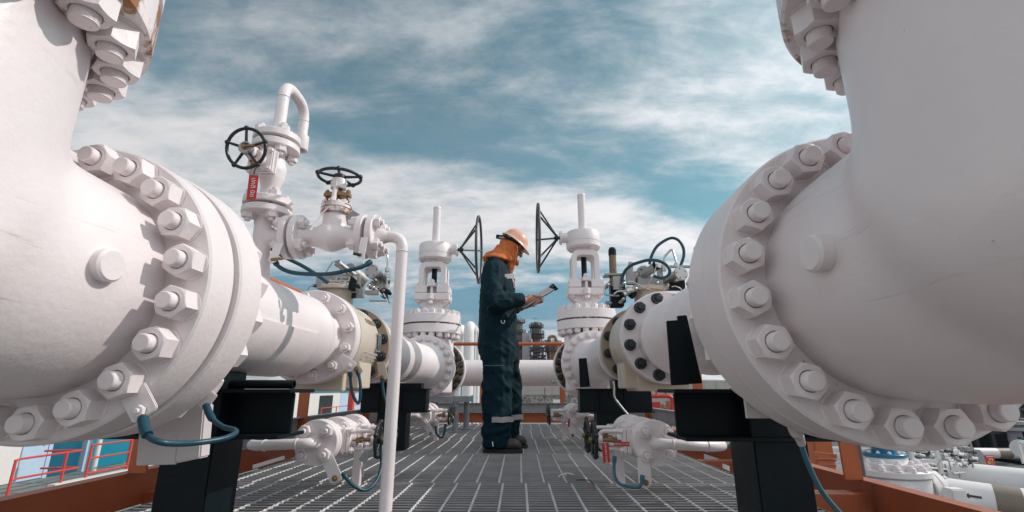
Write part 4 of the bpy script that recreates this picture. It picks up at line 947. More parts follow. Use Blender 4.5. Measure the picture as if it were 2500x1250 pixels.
hrail([(XL, YF, 1.145), (XR, YF, 1.145)], [(-0.62, YF, 0), (0.74, YF, 0)], 'orange handrail across the far end, behind the waist of the worker', 0.064)
# columns carrying the platform
for x, y in ((XL, 2.35), (XL, 5.6), (XR, 2.5), (XR, 6.1)):
    b = MB(); b.bx(x - 0.07, x + 0.07, y - 0.07, y - 0.06, -2.0, -0.115); b.bx(x - 0.07, x + 0.07, y + 0.06, y + 0.07, -2.0, -0.115); b.bx(x - 0.006, x + 0.006, y - 0.06, y + 0.06, -2.0, -0.115)
    solo('platform_column', b, 'orangeb', 'orange steel column under the edge beam of the platform', 'column', 'columns under the platform')
# white flats bolted under the beams beside the grating
b = MB(); b.prism([at(x, y, 2.25) for x, y in ((617, 1135), (692, 1113), (692, 1122), (617, 1145))], (0, 0.01, 0)); solo('white_flat', b, 'white', 'white steel flat beside the left edge of the grating', 'steel flat')
b = MB(); b.prism([at(x, y, 2.3) for x, y in ((1766, 1132), (1781, 1138), (1782, 1151), (1766, 1143))], (0, 0.01, 0)); solo('white_flat', b, 'white', 'white steel flat beside the right edge of the grating', 'steel flat')

# ------------------------------------------------------------------ black pipe supports
def hsec(b, x0, x1, y0, y1, z0, z1, t=0.012):
    """H column: flanges facing +-X, web between"""
    b.bx(x0, x0 + t, y0, y1, z0, z1); b.bx(x1 - t, x1, y0, y1, z0, z1); b.bx(x0 + t, x1 - t, (y0 + y1) / 2 - t / 2, (y0 + y1) / 2 + t / 2, z0, z1)
def support_near(cx, Y, sgn, label):
    t = thing('pipe_support', (cx, Y + 0.09, -0.4), label, 'pipe support', 'black steel pipe supports')
    b = MB(); b.bx(cx - 0.083, cx + 0.083, Y + 0.002, Y + 0.18, -0.6, 0.272); b.build('column', 'black', t, bevel=0.004)
    xi = cx + sgn * 0.29; xo = cx - sgn * 0.36
    b = MB(); b.bx(xi, xo, Y + 0.075, Y + 0.095, 0.283, 0.415); b.build('cross_beam', 'black', t, bevel=0.003)
    b = MB(); b.bx(xi + sgn * 0.002, xo, Y - 0.012, Y + 0.19, 0.272, 0.283); b.build('bottom_plate', 'black', t, bevel=0.002)
    b = MB(); b.bx(xi + sgn * 0.025, xo, Y - 0.012, Y + 0.19, 0.415, 0.427); b.build('top_plate', 'black', t, bevel=0.002)
    b = MB(); b.bx(cx - 0.083, cx + 0.083, Y + 0.01, Y + 0.17, 0.283, 0.415); b.build('stiffener', 'black', t, bevel=0.002)
    b = MB(); b.bx(cx - 0.07, cx + 0.07, Y + 0.02, Y + 0.16, 0.427, 0.485); b.build('saddle', 'black', t)
    return t
t = support_near(LX + 0.01, 1.63, 1, 'black steel column with a cross beam under the left pipe spool, beside the white bracket')
b = MB(); b.lathe([(0.0115, 0), (0.0150, 0), (0.0150, 0.60), (0.0115, 0.60), (0.0115, 0)], (LX - 0.30, 1.70, 0.4425), XD, 24); b.build('stub_pipe', 'black', t)
t = support_near(RX + 0.005, 1.585, -1, 'black steel column with upright guide plates under the right pipe spool')
b = MB()
b.prism([at(x, y, 1.62) for x, y in ((1628, 783), (1661, 781), (1684, 939), (1640, 941))], (0, 0.012, 0))
b.prism([at(x, y, 1.655) for x, y in ((1654, 771), (1677, 769), (1715, 936), (1678, 938))], (0, 0.012, 0))
b.build('guide_plate', 'black', t, bevel=0.002)
def support_far(cx, Y, sgn, x0, x1, xa, xb, label):
    t = thing('pipe_support', (cx, Y + 0.09, 0.0), label, 'pipe support', 'black steel pipe supports')
    b = MB(); b.bx(cx + xa, cx + xb, Y + 0.0, Y + 0.16, -0.02, 0.260); b.build('column', 'black', t, bevel=0.003)
    b = MB(); b.bx(cx + x0, cx + x1, Y, Y + 0.14, 0.272, 0.420); b.build('cross_beam', 'black', t, bevel=0.003)
    b = MB(); b.bx(cx + x0 - 0.012, cx + x1 + 0.012, Y - 0.015, Y + 0.16, 0.260, 0.272); b.build('bottom_plate', 'black', t, bevel=0.002)
    b = MB(); b.bx(cx + x0 - 0.012, cx + x1 + 0.012, Y - 0.015, Y + 0.16, 0.420, 0.431); b.build('top_plate', 'black', t, bevel=0.002)
    for k in (0.28, 0.62):
        b = MB(); b.bx(cx + x0 + (x1 - x0) * k - 0.005, cx + x0 + (x1 - x0) * k + 0.005, Y - 0.012, Y, 0.273, 0.419); b.build('stiffener', 'black', t, bevel=0.002)
    return t
t = support_far(LX + 0.01, 3.70, 1, -0.11, 0.375, 0.02, 0.235, 'black box beam support under the left long pipe, behind the white down pipe')
b = MB(); b.bx(LX - 0.08, LX + 0.34, 3.73, 3.84, 0.431, 0.47); b.build('saddle', 'black', t)
t = support_far(RX + 0.005, 3.70, -1, -0.355, 0.175, -0.235, -0.02, 'black box beam support with a guide plate under the right long pipe')
b = MB(); b.prism([at(x, y, 3.70) for x, y in ((1413, 875), (1431, 874), (1436, 944), (1416, 946))], (0, 0.012, 0)); b.prism([at(x, y, 3.78) for x, y in ((1416, 875), (1432, 874), (1441, 944), (1420, 946))], (0, 0.012, 0)); b.build('guide_plate', 'black', t)
b = MB(); b.bx(RX - 0.1, RX + 0.17, 3.73, 3.84, 0.431, 0.49); b.build('saddle', 'black', t)
# pale bracket hanging in front of the left column
t = thing('hanging_bracket', at(430, 1135, 1.42), 'pale grey angle bracket hanging in front of the left black column', 'bracket')
b = MB(); b.prism([at(x, y, 1.42) for x, y in ((345, 990), (440, 990), (428, 1134), (331, 1137))], (0, 0.01, 0)); b.build('plate', 'bracket', t, bevel=0.002)
b = MB(); b.prism([at(x, y, 1.42) for x, y in ((432, 990), (500, 985), (488, 1119), (426, 1132))], (0, 0.045, 0)); b.build('angle', 'bracket', t, bevel=0.004)
b = MB(); b.prism([at(x, y, 1.36) for x, y in ((2050, 1040), (2085, 1050), (2060, 1078), (2035, 1070))], (0, 0.012, 0))
b = MB(); b.bx(0.585, 0.70, 1.30, 1.312, 0.355, 0.50); solo('hanging_bracket', b, 'bracket', 'pale grey bracket plate under the right elbow flange', 'bracket')
# grey stand under the left gate valve
t = thing('pipe_stand', (-0.85, 5.3, 0.0), 'grey painted pipe stand with round legs under the left gate valve', 'pipe stand')
zz = at(1090, 975, 5.25).z
x0, x1 = at(1045, 975, 5.25).x, at(1143, 975, 5.25).x
b = MB(); b.bx(x0 - 0.12, x1, 5.2, 5.62, zz - 0.03, zz + 0.03); b.build('top_beam', 'galv', t, bevel=0.004)
for x, y in ((at(1049, 1040, 5.0).x, 5.24), (at(1104, 1050, 5.0).x, 5.24), (at(1136, 1045, 5.5).x, 5.58)):
    b = MB(); b.cyl((x, y, 0.008), (x, y, zz - 0.028), 0.031, n=20); b.bx(x - 0.065, x + 0.065, y - 0.065, y + 0.065, 0.0, 0.01); b.build('leg', 'galv', t)
# ------------------------------------------------------------------ the worker
PY0 = 3.72
P = lambda x, y, dy=0.0: at(x, y, PY0 + dy)
pc = P(1222, 1095); pt = thing('person', (pc.x, PY0, 0.0), 'person in dark teal coverall, orange hood and salmon hard hat, reading a clipboard', 'person')
def hsec2(x0, x1, y, hy, dy=0.0):
    a = P(x0, y, dy); c = P(x1, y, dy); m = (a + c) / 2; return (m, V(((c.x - a.x) / 2, 0, 0)), V((0, hy, 0)))
def limb(b, pts, n=18):
    """pts: (point, radius)"""
    b.tube([p for p, r in pts], [r for p, r in pts], n); b.ball(pts[0][0], pts[0][1], n=n, m=10); b.ball(pts[-1][0], pts[-1][1], n=n, m=10)
# --- skin: one continuous body (mostly covered by the clothes)
b = MB()
hd = P(1252, 601); neck0 = P(1214, 648); hc = hd
tilt = Matrix.Rotation(R(40), 3, 'Y')            # looking down towards +X
b.ball(hd, 1.0, (0.088, 0.073, 0.112), 28, 18, tilt)
Hd = lambda x, y, z: hd + tilt @ V((x, y, z))
b.ball(Hd(0.035, 0, -0.055), 0.055, (0.95, 0.85, 1.0), 20, 12)          # jaw
b.tube([Hd(0.082, 0, 0.012), Hd(0.104, 0, -0.022), Hd(0.100, 0, -0.034)], [0.009, 0.0135, 0.010], 12)  # nose
for s2 in (-1, 1):
    b.ball(Hd(0.070, 0.030 * s2, 0.012), 0.016, (0.9, 1.1, 0.8), 12, 8)  # brow and eye
    b.ball(Hd(0.0, 0.073 * s2, -0.005), 0.02, (0.9, 0.35, 1.5), 12, 8)   # ear
    b.ball(Hd(0.062, 0.03 * s2, -0.03), 0.024, (0.8, 0.9, 0.8), 12, 8)   # cheek
b.ball(Hd(0.082, 0, -0.058), 0.016, (0.7, 1.5, 0.5), 12, 8); b.ball(Hd(0.080, 0, -0.068), 0.014, (0.7, 1.4, 0.5), 12, 8)
b.tube([P(1238, 618), P(1222, 640), P(1212, 660)], [0.055, 0.058, 0.07], 18)
b.loft([hsec2(1192, 1236, 650, 0.15), hsec2(1190, 1240, 690, 0.16), hsec2(1186, 1244, 760, 0.14), hsec2(1186, 1246, 850, 0.14), hsec2(1190, 1242, 880, 0.12)], 24)
NA = [P(1205, 662, -0.17), P(1199, 738, -0.235), P(1240, 741, -0.22), P(1279, 733, -0.19)]
FA = [P(1212, 662, 0.17), P(1216, 748, 0.22), P(1245, 752, 0.16), P(1271, 752, 0.06)]
limb(b, list(zip(NA, (0.05, 0.04, 0.036, 0.027)))); limb(b, list(zip(FA, (0.05, 0.04, 0.036, 0.027))))
for dy in (-0.12, 0.13): limb(b, [(P(1216, 868, dy), 0.06), (P(1214, 960, dy), 0.06), (P(1212, 1020, dy), 0.055), (P(1206, 1085, dy), 0.045)])
# clipboard frame of reference
CC = at(1313, 725.5, 3.60); Lv = (at(1357, 699, 3.60) - at(1268, 754, 3.60)).normalized(); Wv = V((0, -math.cos(R(24)), -math.sin(R(24))))
Wv = (Wv - Lv * Wv.dot(Lv)).normalized(); Nv = Lv.cross(Wv); Nv = -Nv if Nv.z < 0 else Nv
BL, BW = 0.305, 0.185
B = lambda l, w, n=0: CC + Lv * l + Wv * w + Nv * n
# near (right) hand: palm at the near edge, thumb on the paper, fingers under the board
def finger(b, pts, r): b.tube(smooth_path(pts, 3), [r * (1.05 - 0.25 * i / (3 * (len(pts) - 1))) for i in range(3 * (len(pts) - 1) + 1)], 10); b.ball(pts[-1], r * 0.8, n=10, m=6); b.ball(pts[0], r * 1.05, n=10, m=6)
wr = NA[-1]
pm = P(1292, 733, -0.17)
b.loft([(wr, (pm - wr).orthogonal().normalized() * 0.027, V((0, 0.022, 0))), (wr * 0.5 + pm * 0.5 + V((0, 0, 0.002)), V((0.012, 0, 0.036)), V((0, 0.022, 0.0))), (pm, V((0.018, 0, 0.040)), V((0, 0.021, 0))), (pm + V((0.022, 0, 0)), V((0.012, 0, 0.034)), V((0, 0.016, 0)))], 18)
finger(b, [pm + V((0.0, -0.005, 0.034)), pm + V((0.026, 0.005, 0.036)), B(0.0, BW / 2 - 0.015, 0.014), B(0.028, BW / 2 - 0.03, 0.013)], 0.0105)   # thumb
for k in range(4):
    base = pm + V((0.020 - 0.006 * k, 0.0, 0.016 - 0.018 * k)); l0 = -0.005 - 0.021 * k
    kn = B(l0, BW / 2 + 0.010, -0.014 - 0.004 * (k == 3))
    finger(b, [base, base * 0.35 + kn * 0.65 + V((0.006, -0.006, -0.004)), kn, B(l0 + 0.004, BW / 2 - 0.035 + 0.006 * k, -0.0125), B(l0 + 0.006, BW / 2 - 0.058 + 0.008 * abs(k - 1), -0.0115)], (0.0092, 0.0096, 0.0092, 0.0078)[k])
# far (left) hand: under the board, fingertips curling up to the near side
wf = FA[-1]; pf = B(-0.060, -0.030, -0.034)
b.loft([(wf, V((0, 0.027, 0)), V((0, 0, 0.021))), (wf * 0.5 + pf * 0.5, V((0.0, 0.034, 0)), V((0, 0, 0.02))), (pf, Wv * 0.040, Nv * 0.015), (pf + Lv * 0.028, Wv * 0.036, Nv * 0.012)], 18)
for k in range(4):
    w0 = -0.03 + 0.021 * k
    finger(b, [pf + Lv * 0.02 + Wv * (w0 + 0.0), pf + Lv * (0.055 + 0.004 * k) + Wv * (w0 + 0.03) - Nv * 0.008, B(0.005 + 0.010 * k - 0.03, w0 + 0.035, -0.022), B(0.020 - 0.03 + 0.008 * k, w0 + 0.058, -0.014)], (0.0088, 0.0096, 0.0095, 0.0078)[k])
finger(b, [pf + Wv * 0.030, pf + Wv * 0.062 + Nv * 0.006, B(-0.045, 0.085, -0.013), B(-0.025, 0.098, -0.012)], 0.0105)
fuse('body', b, 'skin', pt, 0.0042, 2)
# --- coverall
b = MB()
b.loft([hsec2(1197, 1226, 629, 0.10), hsec2(1188, 1236, 637, 0.165), hsec2(1180, 1243, 650, 0.20), hsec2(1175, 1250, 675, 0.205), hsec2(1173, 1256, 705, 0.20), hsec2(1171, 1260, 740, 0.19), hsec2(1169, 1263, 775, 0.185), hsec2(1168, 1263, 805, 0.185), hsec2(1167, 1264, 835, 0.19), hsec2(1170, 1264, 862, 0.185), hsec2(1177, 1262, 885, 0.17)], 36)
b.loft([hsec2(1168, 1258, 842, 0.11, -0.08), hsec2(1174, 1254, 872, 0.105, -0.10), hsec2(1181, 1251, 895, 0.10, -0.11), hsec2(1178, 1250, 930, 0.102, -0.12), hsec2(1175, 1250, 970, 0.104, -0.125), hsec2(1175, 1250, 1005, 0.102, -0.13), hsec2(1177, 1249, 1035, 0.098, -0.13), hsec2(1178, 1247, 1062, 0.095, -0.13), hsec2(1178, 1243, 1082, 0.092, -0.13), hsec2(1180, 1238, 1092, 0.088, -0.13)], 28)
b.loft([hsec2(1180, 1266, 842, 0.11, 0.08), hsec2(1192, 1267, 880, 0.105, 0.11), hsec2(1200, 1271, 920, 0.10, 0.12), hsec2(1204, 1275, 960, 0.10, 0.13), hsec2(1205, 1274, 1000, 0.098, 0.14), hsec2(1206, 1270, 1035, 0.094, 0.14), hsec2(1207, 1264, 1060, 0.09, 0.15), hsec2(1210, 1258, 1078, 0.086, 0.15)], 28)
limb(b, [(P(1205, 662, -0.16), 0.088), (P(1201, 695, -0.20), 0.084), (P(1200, 728, -0.235), 0.079), (P(1206, 738, -0.235), 0.078), (P(1228, 738, -0.23), 0.070), (P(1252, 735, -0.215), 0.058), (P(1268, 732, -0.20), 0.050)], 24)
limb(b, [(P(1212, 662, 0.16), 0.088), (P(1214, 700, 0.20), 0.082), (P(1217, 745, 0.22), 0.075), (P(1240, 750, 0.17), 0.064), (P(1258, 751, 0.11), 0.05)], 24)
b.cyl(P(1263, 732, -0.203), P(1278, 731.5, -0.192), 0.047, 0.044, n=28)
b.cyl(P(1254, 751, 0.12), P(1264, 752, 0.085), 0.044, 0.042, n=28)
el = P(1203, 738, -0.24); kn1 = P(1250, 940, -0.12); cr = P(1262, 870, 0)
def wrinkle(p, n):
    q = V((p.x * 5.0, p.y * 5.0, p.z * 11.0)); w = 1 - abs(noise.noise(q) * 2.0)
    q2 = V((p.x * 12 + 3, p.y * 9, p.z * 18)); w2 = 1 - abs(noise.noise(q2) * 2.0)
    dl = math.exp(-((p - el).length / 0.14) ** 2) + 0.7 * math.exp(-((p.z - 0.12) / 0.12) ** 2) + 0.5 * math.exp(-((p.z - 0.62) / 0.12) ** 2)
    v = 0.009 * w + (0.002 + 0.011 * min(1.2, dl)) * w2
    # long vertical drape folds on the trousers and back
    q3 = V((p.x * 15, p.y * 15, p.z * 2.2)); v += 0.007 * (1 - abs(noise.noise(q3) * 2))
    # gathered folds at knees, ankles, hips and the bent elbow
    for zc0, wd, am, fr, sl in ((0.47, 0.10, 0.010, 42, 0.9), (0.17, 0.10, 0.012, 50, -0.5), (0.74, 0.07, 0.007, 46, 0.7)):
        mk = math.exp(-((p.z - zc0) / wd) ** 2)
        s0 = math.sin((p.z + sl * (p.x + 0.6 * p.y)) * fr + 3.0 * noise.noise(V((p.x * 4, p.y * 4, p.z * 4))))
        v += am * mk * (max(0, s0) ** 1.5)
    d3 = p - el; rr = d3.length
    if rr < 0.24:
        s0 = math.sin(math.atan2(d3.z, d3.x) * 9 + 10 * rr + 2 * noise.noise(p * 9)); v += 0.009 * (1 - rr / 0.24) * max(0, s0) ** 1.5
    return v - 0.013
fuse('coverall', b, 'cloth', pt, 0.0095, 5, wrinkle)
# reflective bands
def band(path, name='reflective_band', w=0.042):
    b = MB(); a = b.ring([p for p, u in path])
    for (p, u), (p2, u2) in zip(path[:-1], path[1:]):
        pass
    b = MB(); rings = []
    for p, u, o in [(p, u[0], u[1]) for p, u in path]:
        u = V(u).normalized() * w / 2; o = V(o).normalized() * 0.004
        rings.append(b.ring([p - u, p + u, p + u + o, p - u + o]))
    for i in range(len(rings) - 1): b.bridge(rings[i], rings[i + 1])
    b.f.append(tuple(rings[0])); b.f.append(tuple(reversed(rings[-1])))
    return b.build(name, 'tape', pt)
def legband(x0, x1, y, hy, dy, a0, a1, w):
    m, u, v = hsec2(x0, x1, y, hy, dy); path = []
    for i in range(25):
        a = a0 + (a1 - a0) * i / 24; o = u * math.cos(a) * 1.05 + v * math.sin(a) * 1.05
        path.append((m + o + V((0, 0, 0.0015 * math.sin(i * 0.9))), ((0, 0, 1), o)))
    band(path, w=w)
legband(1173.5, 1251, 1022.5, 0.104, -0.13, R(-103), R(60), 0.036)
legband(1205, 1275, 1017, 0.104, 0.14, R(-100), R(60), 0.036)
def lay(pts, off=0.006):
    return [p + V((0, -off, 0)) for p in pts]
band([(P(x, y, dy), ((0.1, 0, 1), (0, -1, 0))) for x, y, dy in ((1228, 676, -0.182), (1235, 675, -0.168), (1243, 674.5, -0.138), (1250, 674, -0.09), (1255, 674, -0.03))], w=0.038)
band([(P(x, y, dy), ((0.75, 0, 0.9), (-0.7, -0.6, 0.5))) for x, y, dy in ((1180, 646, -0.165), (1184, 641, -0.150), (1189, 636, -0.12))], w=0.034)
# --- hood
b = MB()
b.ball(Hd(-0.010, 0, -0.004), 1.0, (0.096, 0.092, 0.108), 30, 18, tilt)
b.tube([Hd(0.01, 0, -0.03), P(1240, 622), P(1233, 640)], [0.088, 0.085, 0.082], 24)
b.loft([(P(1238, 606), V((0.084, 0, -0.02)), V((0, 0.088, 0))), (P(1231, 620), V((0.094, 0, -0.03)), V((0, 0.10, 0))), (P(1222, 632), V((0.118, 0, -0.035)), V((0, 0.135, 0))), (P(1213, 640), V((0.118, 0, -0.02)), V((0, 0.172, 0)))], 30)
b.loft([(P(1238, 612), V((0.06, 0, 0)), V((0, 0.07, 0))), (P(1241, 640), V((0.05, 0, 0)), V((0, 0.075, 0))), (P(1243, 662), V((0.028, 0, 0)), V((0, 0.045, 0))), (P(1247, 676), V((0.008, 0, 0)), V((0, 0.018, 0)))], 20)
b.ball(P(1263, 643, -0.01), 0.021, (0.7, 1.1, 1.3), 16, 10)
face = Hd(0.105, 0, -0.004)
def fold(p, n):
    q = V((p.x * 16, p.y * 13, p.z * 5)); v = 0.011 * (1 - abs(noise.noise(q) * 2.1)) - 0.005
    q = V((p.x * 30, p.y * 26, p.z * 9)); v += 0.002 * (1 - abs(noise.noise(q) * 2.1))
    # leave the eyes and nose open
    d = (p - face).length
    if d < 0.075: v -= 0.05 * (1 - d / 0.075)
    return v
fuse('hood', b, 'scarf', pt, 0.007, 3, fold)
b = MB()
b.tube(smooth_path([P(1262, 598, -0.10), P(1263, 612, -0.10), P(1259, 625, -0.10), P(1255, 637, -0.09), P(1256, 650, -0.07)]), 0.0045, 8)
b.tube(smooth_path([P(1256, 600, -0.10), P(1252, 620, -0.098), P(1258, 632, -0.095), P(1254, 648, -0.08)]), 0.004, 8)
b.build('hood_tie', 'scarf', pt)
# --- hard hat (tilted forward with the head)
hb = P(1257.5, 590.5, 0.0); up = V((0.60, 0, 0.80)).normalized(); fw = V((0.80, 0, -0.60)).normalized()
Hh = lambda f, s, u: hb + fw * f + V((0, 1, 0)) * s + up * u
b = MB(); prev = None; n = 48; inner = None
def hring(fr, sr, u, brim=0.0, dz=0.0):
    pts = []
    for k in range(n):
        a = 2 * math.pi * k / n; f = math.cos(a); s2 = math.sin(a)
        fl = max(0, f) ** 2 * brim
        pts.append(Hh((fr + fl) * f - 0.004, sr * s2, u - fl * 0.30 + dz))
    return b.ring(pts)
ro = [hring(0.102, 0.088, -0.004, 0.0), hring(0.121, 0.104, -0.008, 0.040), hring(0.122, 0.105, -0.004, 0.040), hring(0.112, 0.096, 0.004, 0.018), hring(0.106, 0.090, 0.016, 0.004), hring(0.101, 0.086, 0.036), hring(0.091, 0.077, 0.058), hring(0.072, 0.061, 0.079), hring(0.045, 0.038, 0.092), hring(0.018, 0.015, 0.097)]
for i in range(len(ro) - 1): b.bridge(ro[i], ro[i + 1])
b.f.append(tuple(ro[-1]))
hat = b.build('hard_hat', 'helmet', pt, sharp=50)
b = MB(); r2 = [hring(0.1015, 0.0875, -0.0035), hring(0.099, 0.084, 0.03), hring(0.07, 0.06, 0.07), hring(0.02, 0.02, 0.088)]
for i in range(3): b.bridge(r2[i], r2[i + 1])
b.f.append(tuple(r2[-1])); b.build('lining', 'helmetin', hat)
b = MB()
for k in range(4): b.bar(Hh(-0.05 + 0.035 * k, -0.104 + 0.004 * abs(k - 1.5), 0.016), Hh(-0.032 + 0.035 * k, -0.104 + 0.004 * abs(k - 1.5), 0.016), 0.004, 0.006)
b.build('side_clips', 'offwhite', hat)
b = MB(); b.tube(smooth_path([Hh(0.06, -0.082, -0.012), Hh(0.0, -0.092, -0.02), Hh(-0.06, -0.082, -0.028), Hh(-0.115, -0.03, -0.038), Hh(-0.13, 0.0, -0.042)]), 0.012, 10); b.box(Hh(-0.128, 0, -0.044), (0.05, 0.045, 0.024), Matrix.Rotation(R(15), 3, 'Y')); b.build('head_band', 'black', hat)
b = MB(); b.bar(Hh(-0.035, -0.094, -0.008), Hh(-0.085, -0.070, -0.045), 0.004, 0.016); b.bar(Hh(-0.085, -0.070, -0.045), Hh(-0.12, -0.035, -0.054), 0.004, 0.012); b.build('chin_strap', 'strap', hat)
# glasses
b = MB(); b.bar(Hd(0.085, -0.062, 0.012), Hd(0.02, -0.083, 0.016), 0.004, 0.007)
for s2 in (-1, 1): b.box(Hd(0.089, s2 * 0.033, 0.008), (0.006, 0.05, 0.032), tilt)
b.build('glasses', 'lens', pt)
# --- boots
def boot(x0, x1, yb, dy, w):
    Y = PY0 + dy; h = at(x0, yb, Y); tt = at(x1, yb, Y); L = tt.x - h.x; z = 0.0
    X = lambda f: h.x + L * f
    b = MB()
    b.loft([(V((X(0.02), Y, 0.055)), V((0, 0, 0.022)), V((0, w * 0.55, 0))), (V((X(0.10), Y, 0.065)), V((0, 0, 0.045)), V((0, w * 0.8, 0))), (V((X(0.32), Y, 0.075)), V((0, 0, 0.055)), V((0, w * 0.82, 0))), (V((X(0.55), Y, 0.060)), V((0, 0, 0.044)), V((0, w * 0.92, 0))), (V((X(0.78), Y, 0.055)), V((0, 0, 0.038)), V((0, w, 0))), (V((X(0.92), Y, 0.050)), V((0, 0, 0.031)), V((0, w * 0.85, 0))), (V((X(0.99), Y, 0.042)), V((0, 0, 0.014)), V((0, w * 0.4, 0)))], 24)
    b.cyl((X(0.26), Y, 0.06), (X(0.24), Y, 0.17), w * 0.85, w * 0.9, n=24)
    o = fuse('boot', b, 'boot', pt, 0.007, 4)
    b = MB(); out = []
    for k in range(36):
        a = 2 * math.pi * k / 36; f = 0.5 + 0.5 * math.cos(a); ww = w * (1.02 if f > 0.45 else 0.86) * abs(math.sin(a)) ** 0.55 * (1 if math.sin(a) >= 0 else -1)
        out.append(V((X(0.5) + (L / 2 + 0.006) * (abs(math.cos(a)) ** 0.75) * (1 if math.cos(a) >= 0 else -1), Y + ww, 0.001)))
    b.prism(out, (0, 0, 0.024)); b.build('sole', 'sole', o, bevel=0.003)
    b = MB()
    for k in range(5): b.tube([V((X(0.40 + 0.05 * k), Y - w * 0.4, 0.128 - 0.012 * k)), V((X(0.42 + 0.05 * k), Y, 0.134 - 0.012 * k)), V((X(0.40 + 0.05 * k), Y + w * 0.4, 0.128 - 0.012 * k))], 0.003, 6)
    b.build('laces', 'sole', o)
boot(1180, 1274, 1104, -0.13, 0.050)
boot(1203, 1287, 1091, 0.15, 0.050)
# --- pocket flap, D ring, zip and badge
b = MB(); q = P(1228, 786, -0.205); b.tube([q + V((-0.013, 0, 0.012)), q + V((-0.013, -0.004, 0.0)), q + V((-0.006, -0.006, -0.010)), q + V((0.002, -0.006, -0.012)), q + V((0.010, -0.004, -0.006)), q + V((0.013, 0, 0.012))], 0.0028, 8); b.build('belt_ring', 'ink', pt)
b = MB(); b.tube([P(1183, 892, -0.228), P(1200, 893, -0.232), P(1232, 892, -0.228)], 0.0022, 6); b.build('seam', 'thread', pt)
b = MB(); b.tube(smooth_path([P(1243, 655, -0.05), P(1250, 672, -0.045), P(1256, 684, -0.035)]), 0.0035, 6); b.tube([P(1254, 680, -0.05), P(1257, 683, -0.05), P(1256, 687, -0.05)], 0.005, 8); b.build('lanyard', 'scarf', pt)
b = MB(); b.prism([P(1251, 686, -0.06), P(1257, 690, -0.06), P(1259, 706, -0.06), P(1254, 702, -0.06)], (0.004, 0.05, 0)); b.build('badge', 'paper', pt)
b = MB(); b.tube([P(1202, 1078, -0.225), P(1204, 1090, -0.225)], 0.004, 6); b.build('boot_tab', 'ink', pt)
# --- clipboard, held in both hands
ct = thing('clipboard', CC, 'dark clipboard with a printed sheet held in both hands of the worker', 'clipboard')
b = MB(); b.prism([B(-BL / 2, -BW / 2), B(BL / 2, -BW / 2), B(BL / 2, BW / 2), B(-BL / 2, BW / 2)], Nv * 0.004); b.build('board', 'board', ct, bevel=0.001)
b = MB(); b.prism([B(-BL / 2 + 0.006, -BW / 2 + 0.004, .0045), B(BL / 2 - 0.03, -BW / 2 + 0.004, .0045), B(BL / 2 - 0.03, BW / 2 - 0.004, .0045), B(-BL / 2 + 0.006, BW / 2 - 0.004, .0045)], Nv * 0.002); sh = b.build('paper', 'paper', ct)
b = MB(); b.prism([B(-BL / 2 + 0.004, -BW / 2 + 0.004, -.0005), B(BL / 2 - 0.025, -BW / 2 + 0.004, -.0005), B(BL / 2 - 0.025, BW / 2 - 0.006, -.0005), B(-BL / 2 + 0.004, BW / 2 - 0.006, -.0005)], Nv * -0.002); sh2 = b.build('paper', 'paper', ct)
b = MB()
for i in range(9):
    l = -0.12 + 0.028 * i; b.bar(B(l, -0.085, -.0028), B(l, 0.03 + random.uniform(-.03, .06), -.0028), 0.003, 0.0006, up=Nv)
b.bar(B(0.055, -0.09, -.0028), B(0.055, 0.09, -.0028), 0.008, 0.0006, up=Nv); b.build('print', 'inkb', sh2)
b = MB(); b.box(B(BL / 2 - 0.012, 0, 0.008), (0.03, 0.11, 0.014), Matrix((Lv, Wv, Nv)).transposed()); b.box(B(BL / 2 - 0.012, 0.06, -0.006), (0.028, 0.045, 0.012), Matrix((Lv, Wv, Nv)).transposed()); b.box(B(BL / 2 + 0.004, -0.05, 0.004), (0.02, 0.04, 0.02), Matrix((Lv, Wv, Nv)).transposed()); b.build('clip', 'black', ct, bevel=0.002)
# ------------------------------------------------------------------ ground
GZ = -2.0
def groundmat():
    m = mat('pale_gravel', (0.20, 0.186, 0.175), 0.95, bump=1.0, bscale=26, var=0.25, vscale=0.6, stain=[((0.14, 0.13, 0.13), 22, 0.52, 0.6, (1, 1, 1))])
    return m
M['gravel'] = groundmat()
M['yard'] = mat('yard_concrete', (0.24, 0.222, 0.208), 0.9, bump=0.3, bscale=8, var=0.12, vscale=0.3)
M['deckg'] = mat('grey_green_paving', (0.17, 0.20, 0.19), 0.8, bump=0.2, bscale=10, var=0.15, vscale=0.8)
M['grass'] = mat('dry_grey_grass', (0.16, 0.15, 0.13), 0.95, bump=0.8, bscale=6, var=0.5, vscale=0.35)
b = MB(); b.bx(-600, 600, -300, 1500, GZ - 0.4, GZ - 0.02); struct('ground', b, 'yard')
b = MB(); b.bx(-5.2, 4.6, -6, 9.5, GZ - 0.1, GZ - 0.012); struct('gravel_bed', b, 'gravel')
M['asphalt'] = mat('dark_yard_paving', (0.10, 0.10, 0.105), 0.9, bump=0.4, bscale=20, var=0.3, vscale=0.8)
b = MB(); b.bx(4.62, 40, -4, 30, GZ - 0.1, GZ - 0.008); struct('yard_paving', b, 'asphalt')
b = MB(); b.bx(-40, -5.6, 2, 60, GZ - 0.1, GZ)
struct('paving', b, 'deckg')
b = MB()
for i in range(14): b.bx(-13.4, -5.7, 6 + i * 1.3, 6.03 + i * 1.3, GZ, GZ + 0.004)
for x in (-13.0, -12.6, -11.0, -9.5, -8.0): b.bx(x, x + 0.03, 5, 40, GZ, GZ + 0.0038)
struct('paving_joints', b, 'refdark')
b = MB(); b.bx(-12.15, -11.95, 13.3, 30, GZ, GZ + 0.06); struct('kerb', b, 'offwhite')
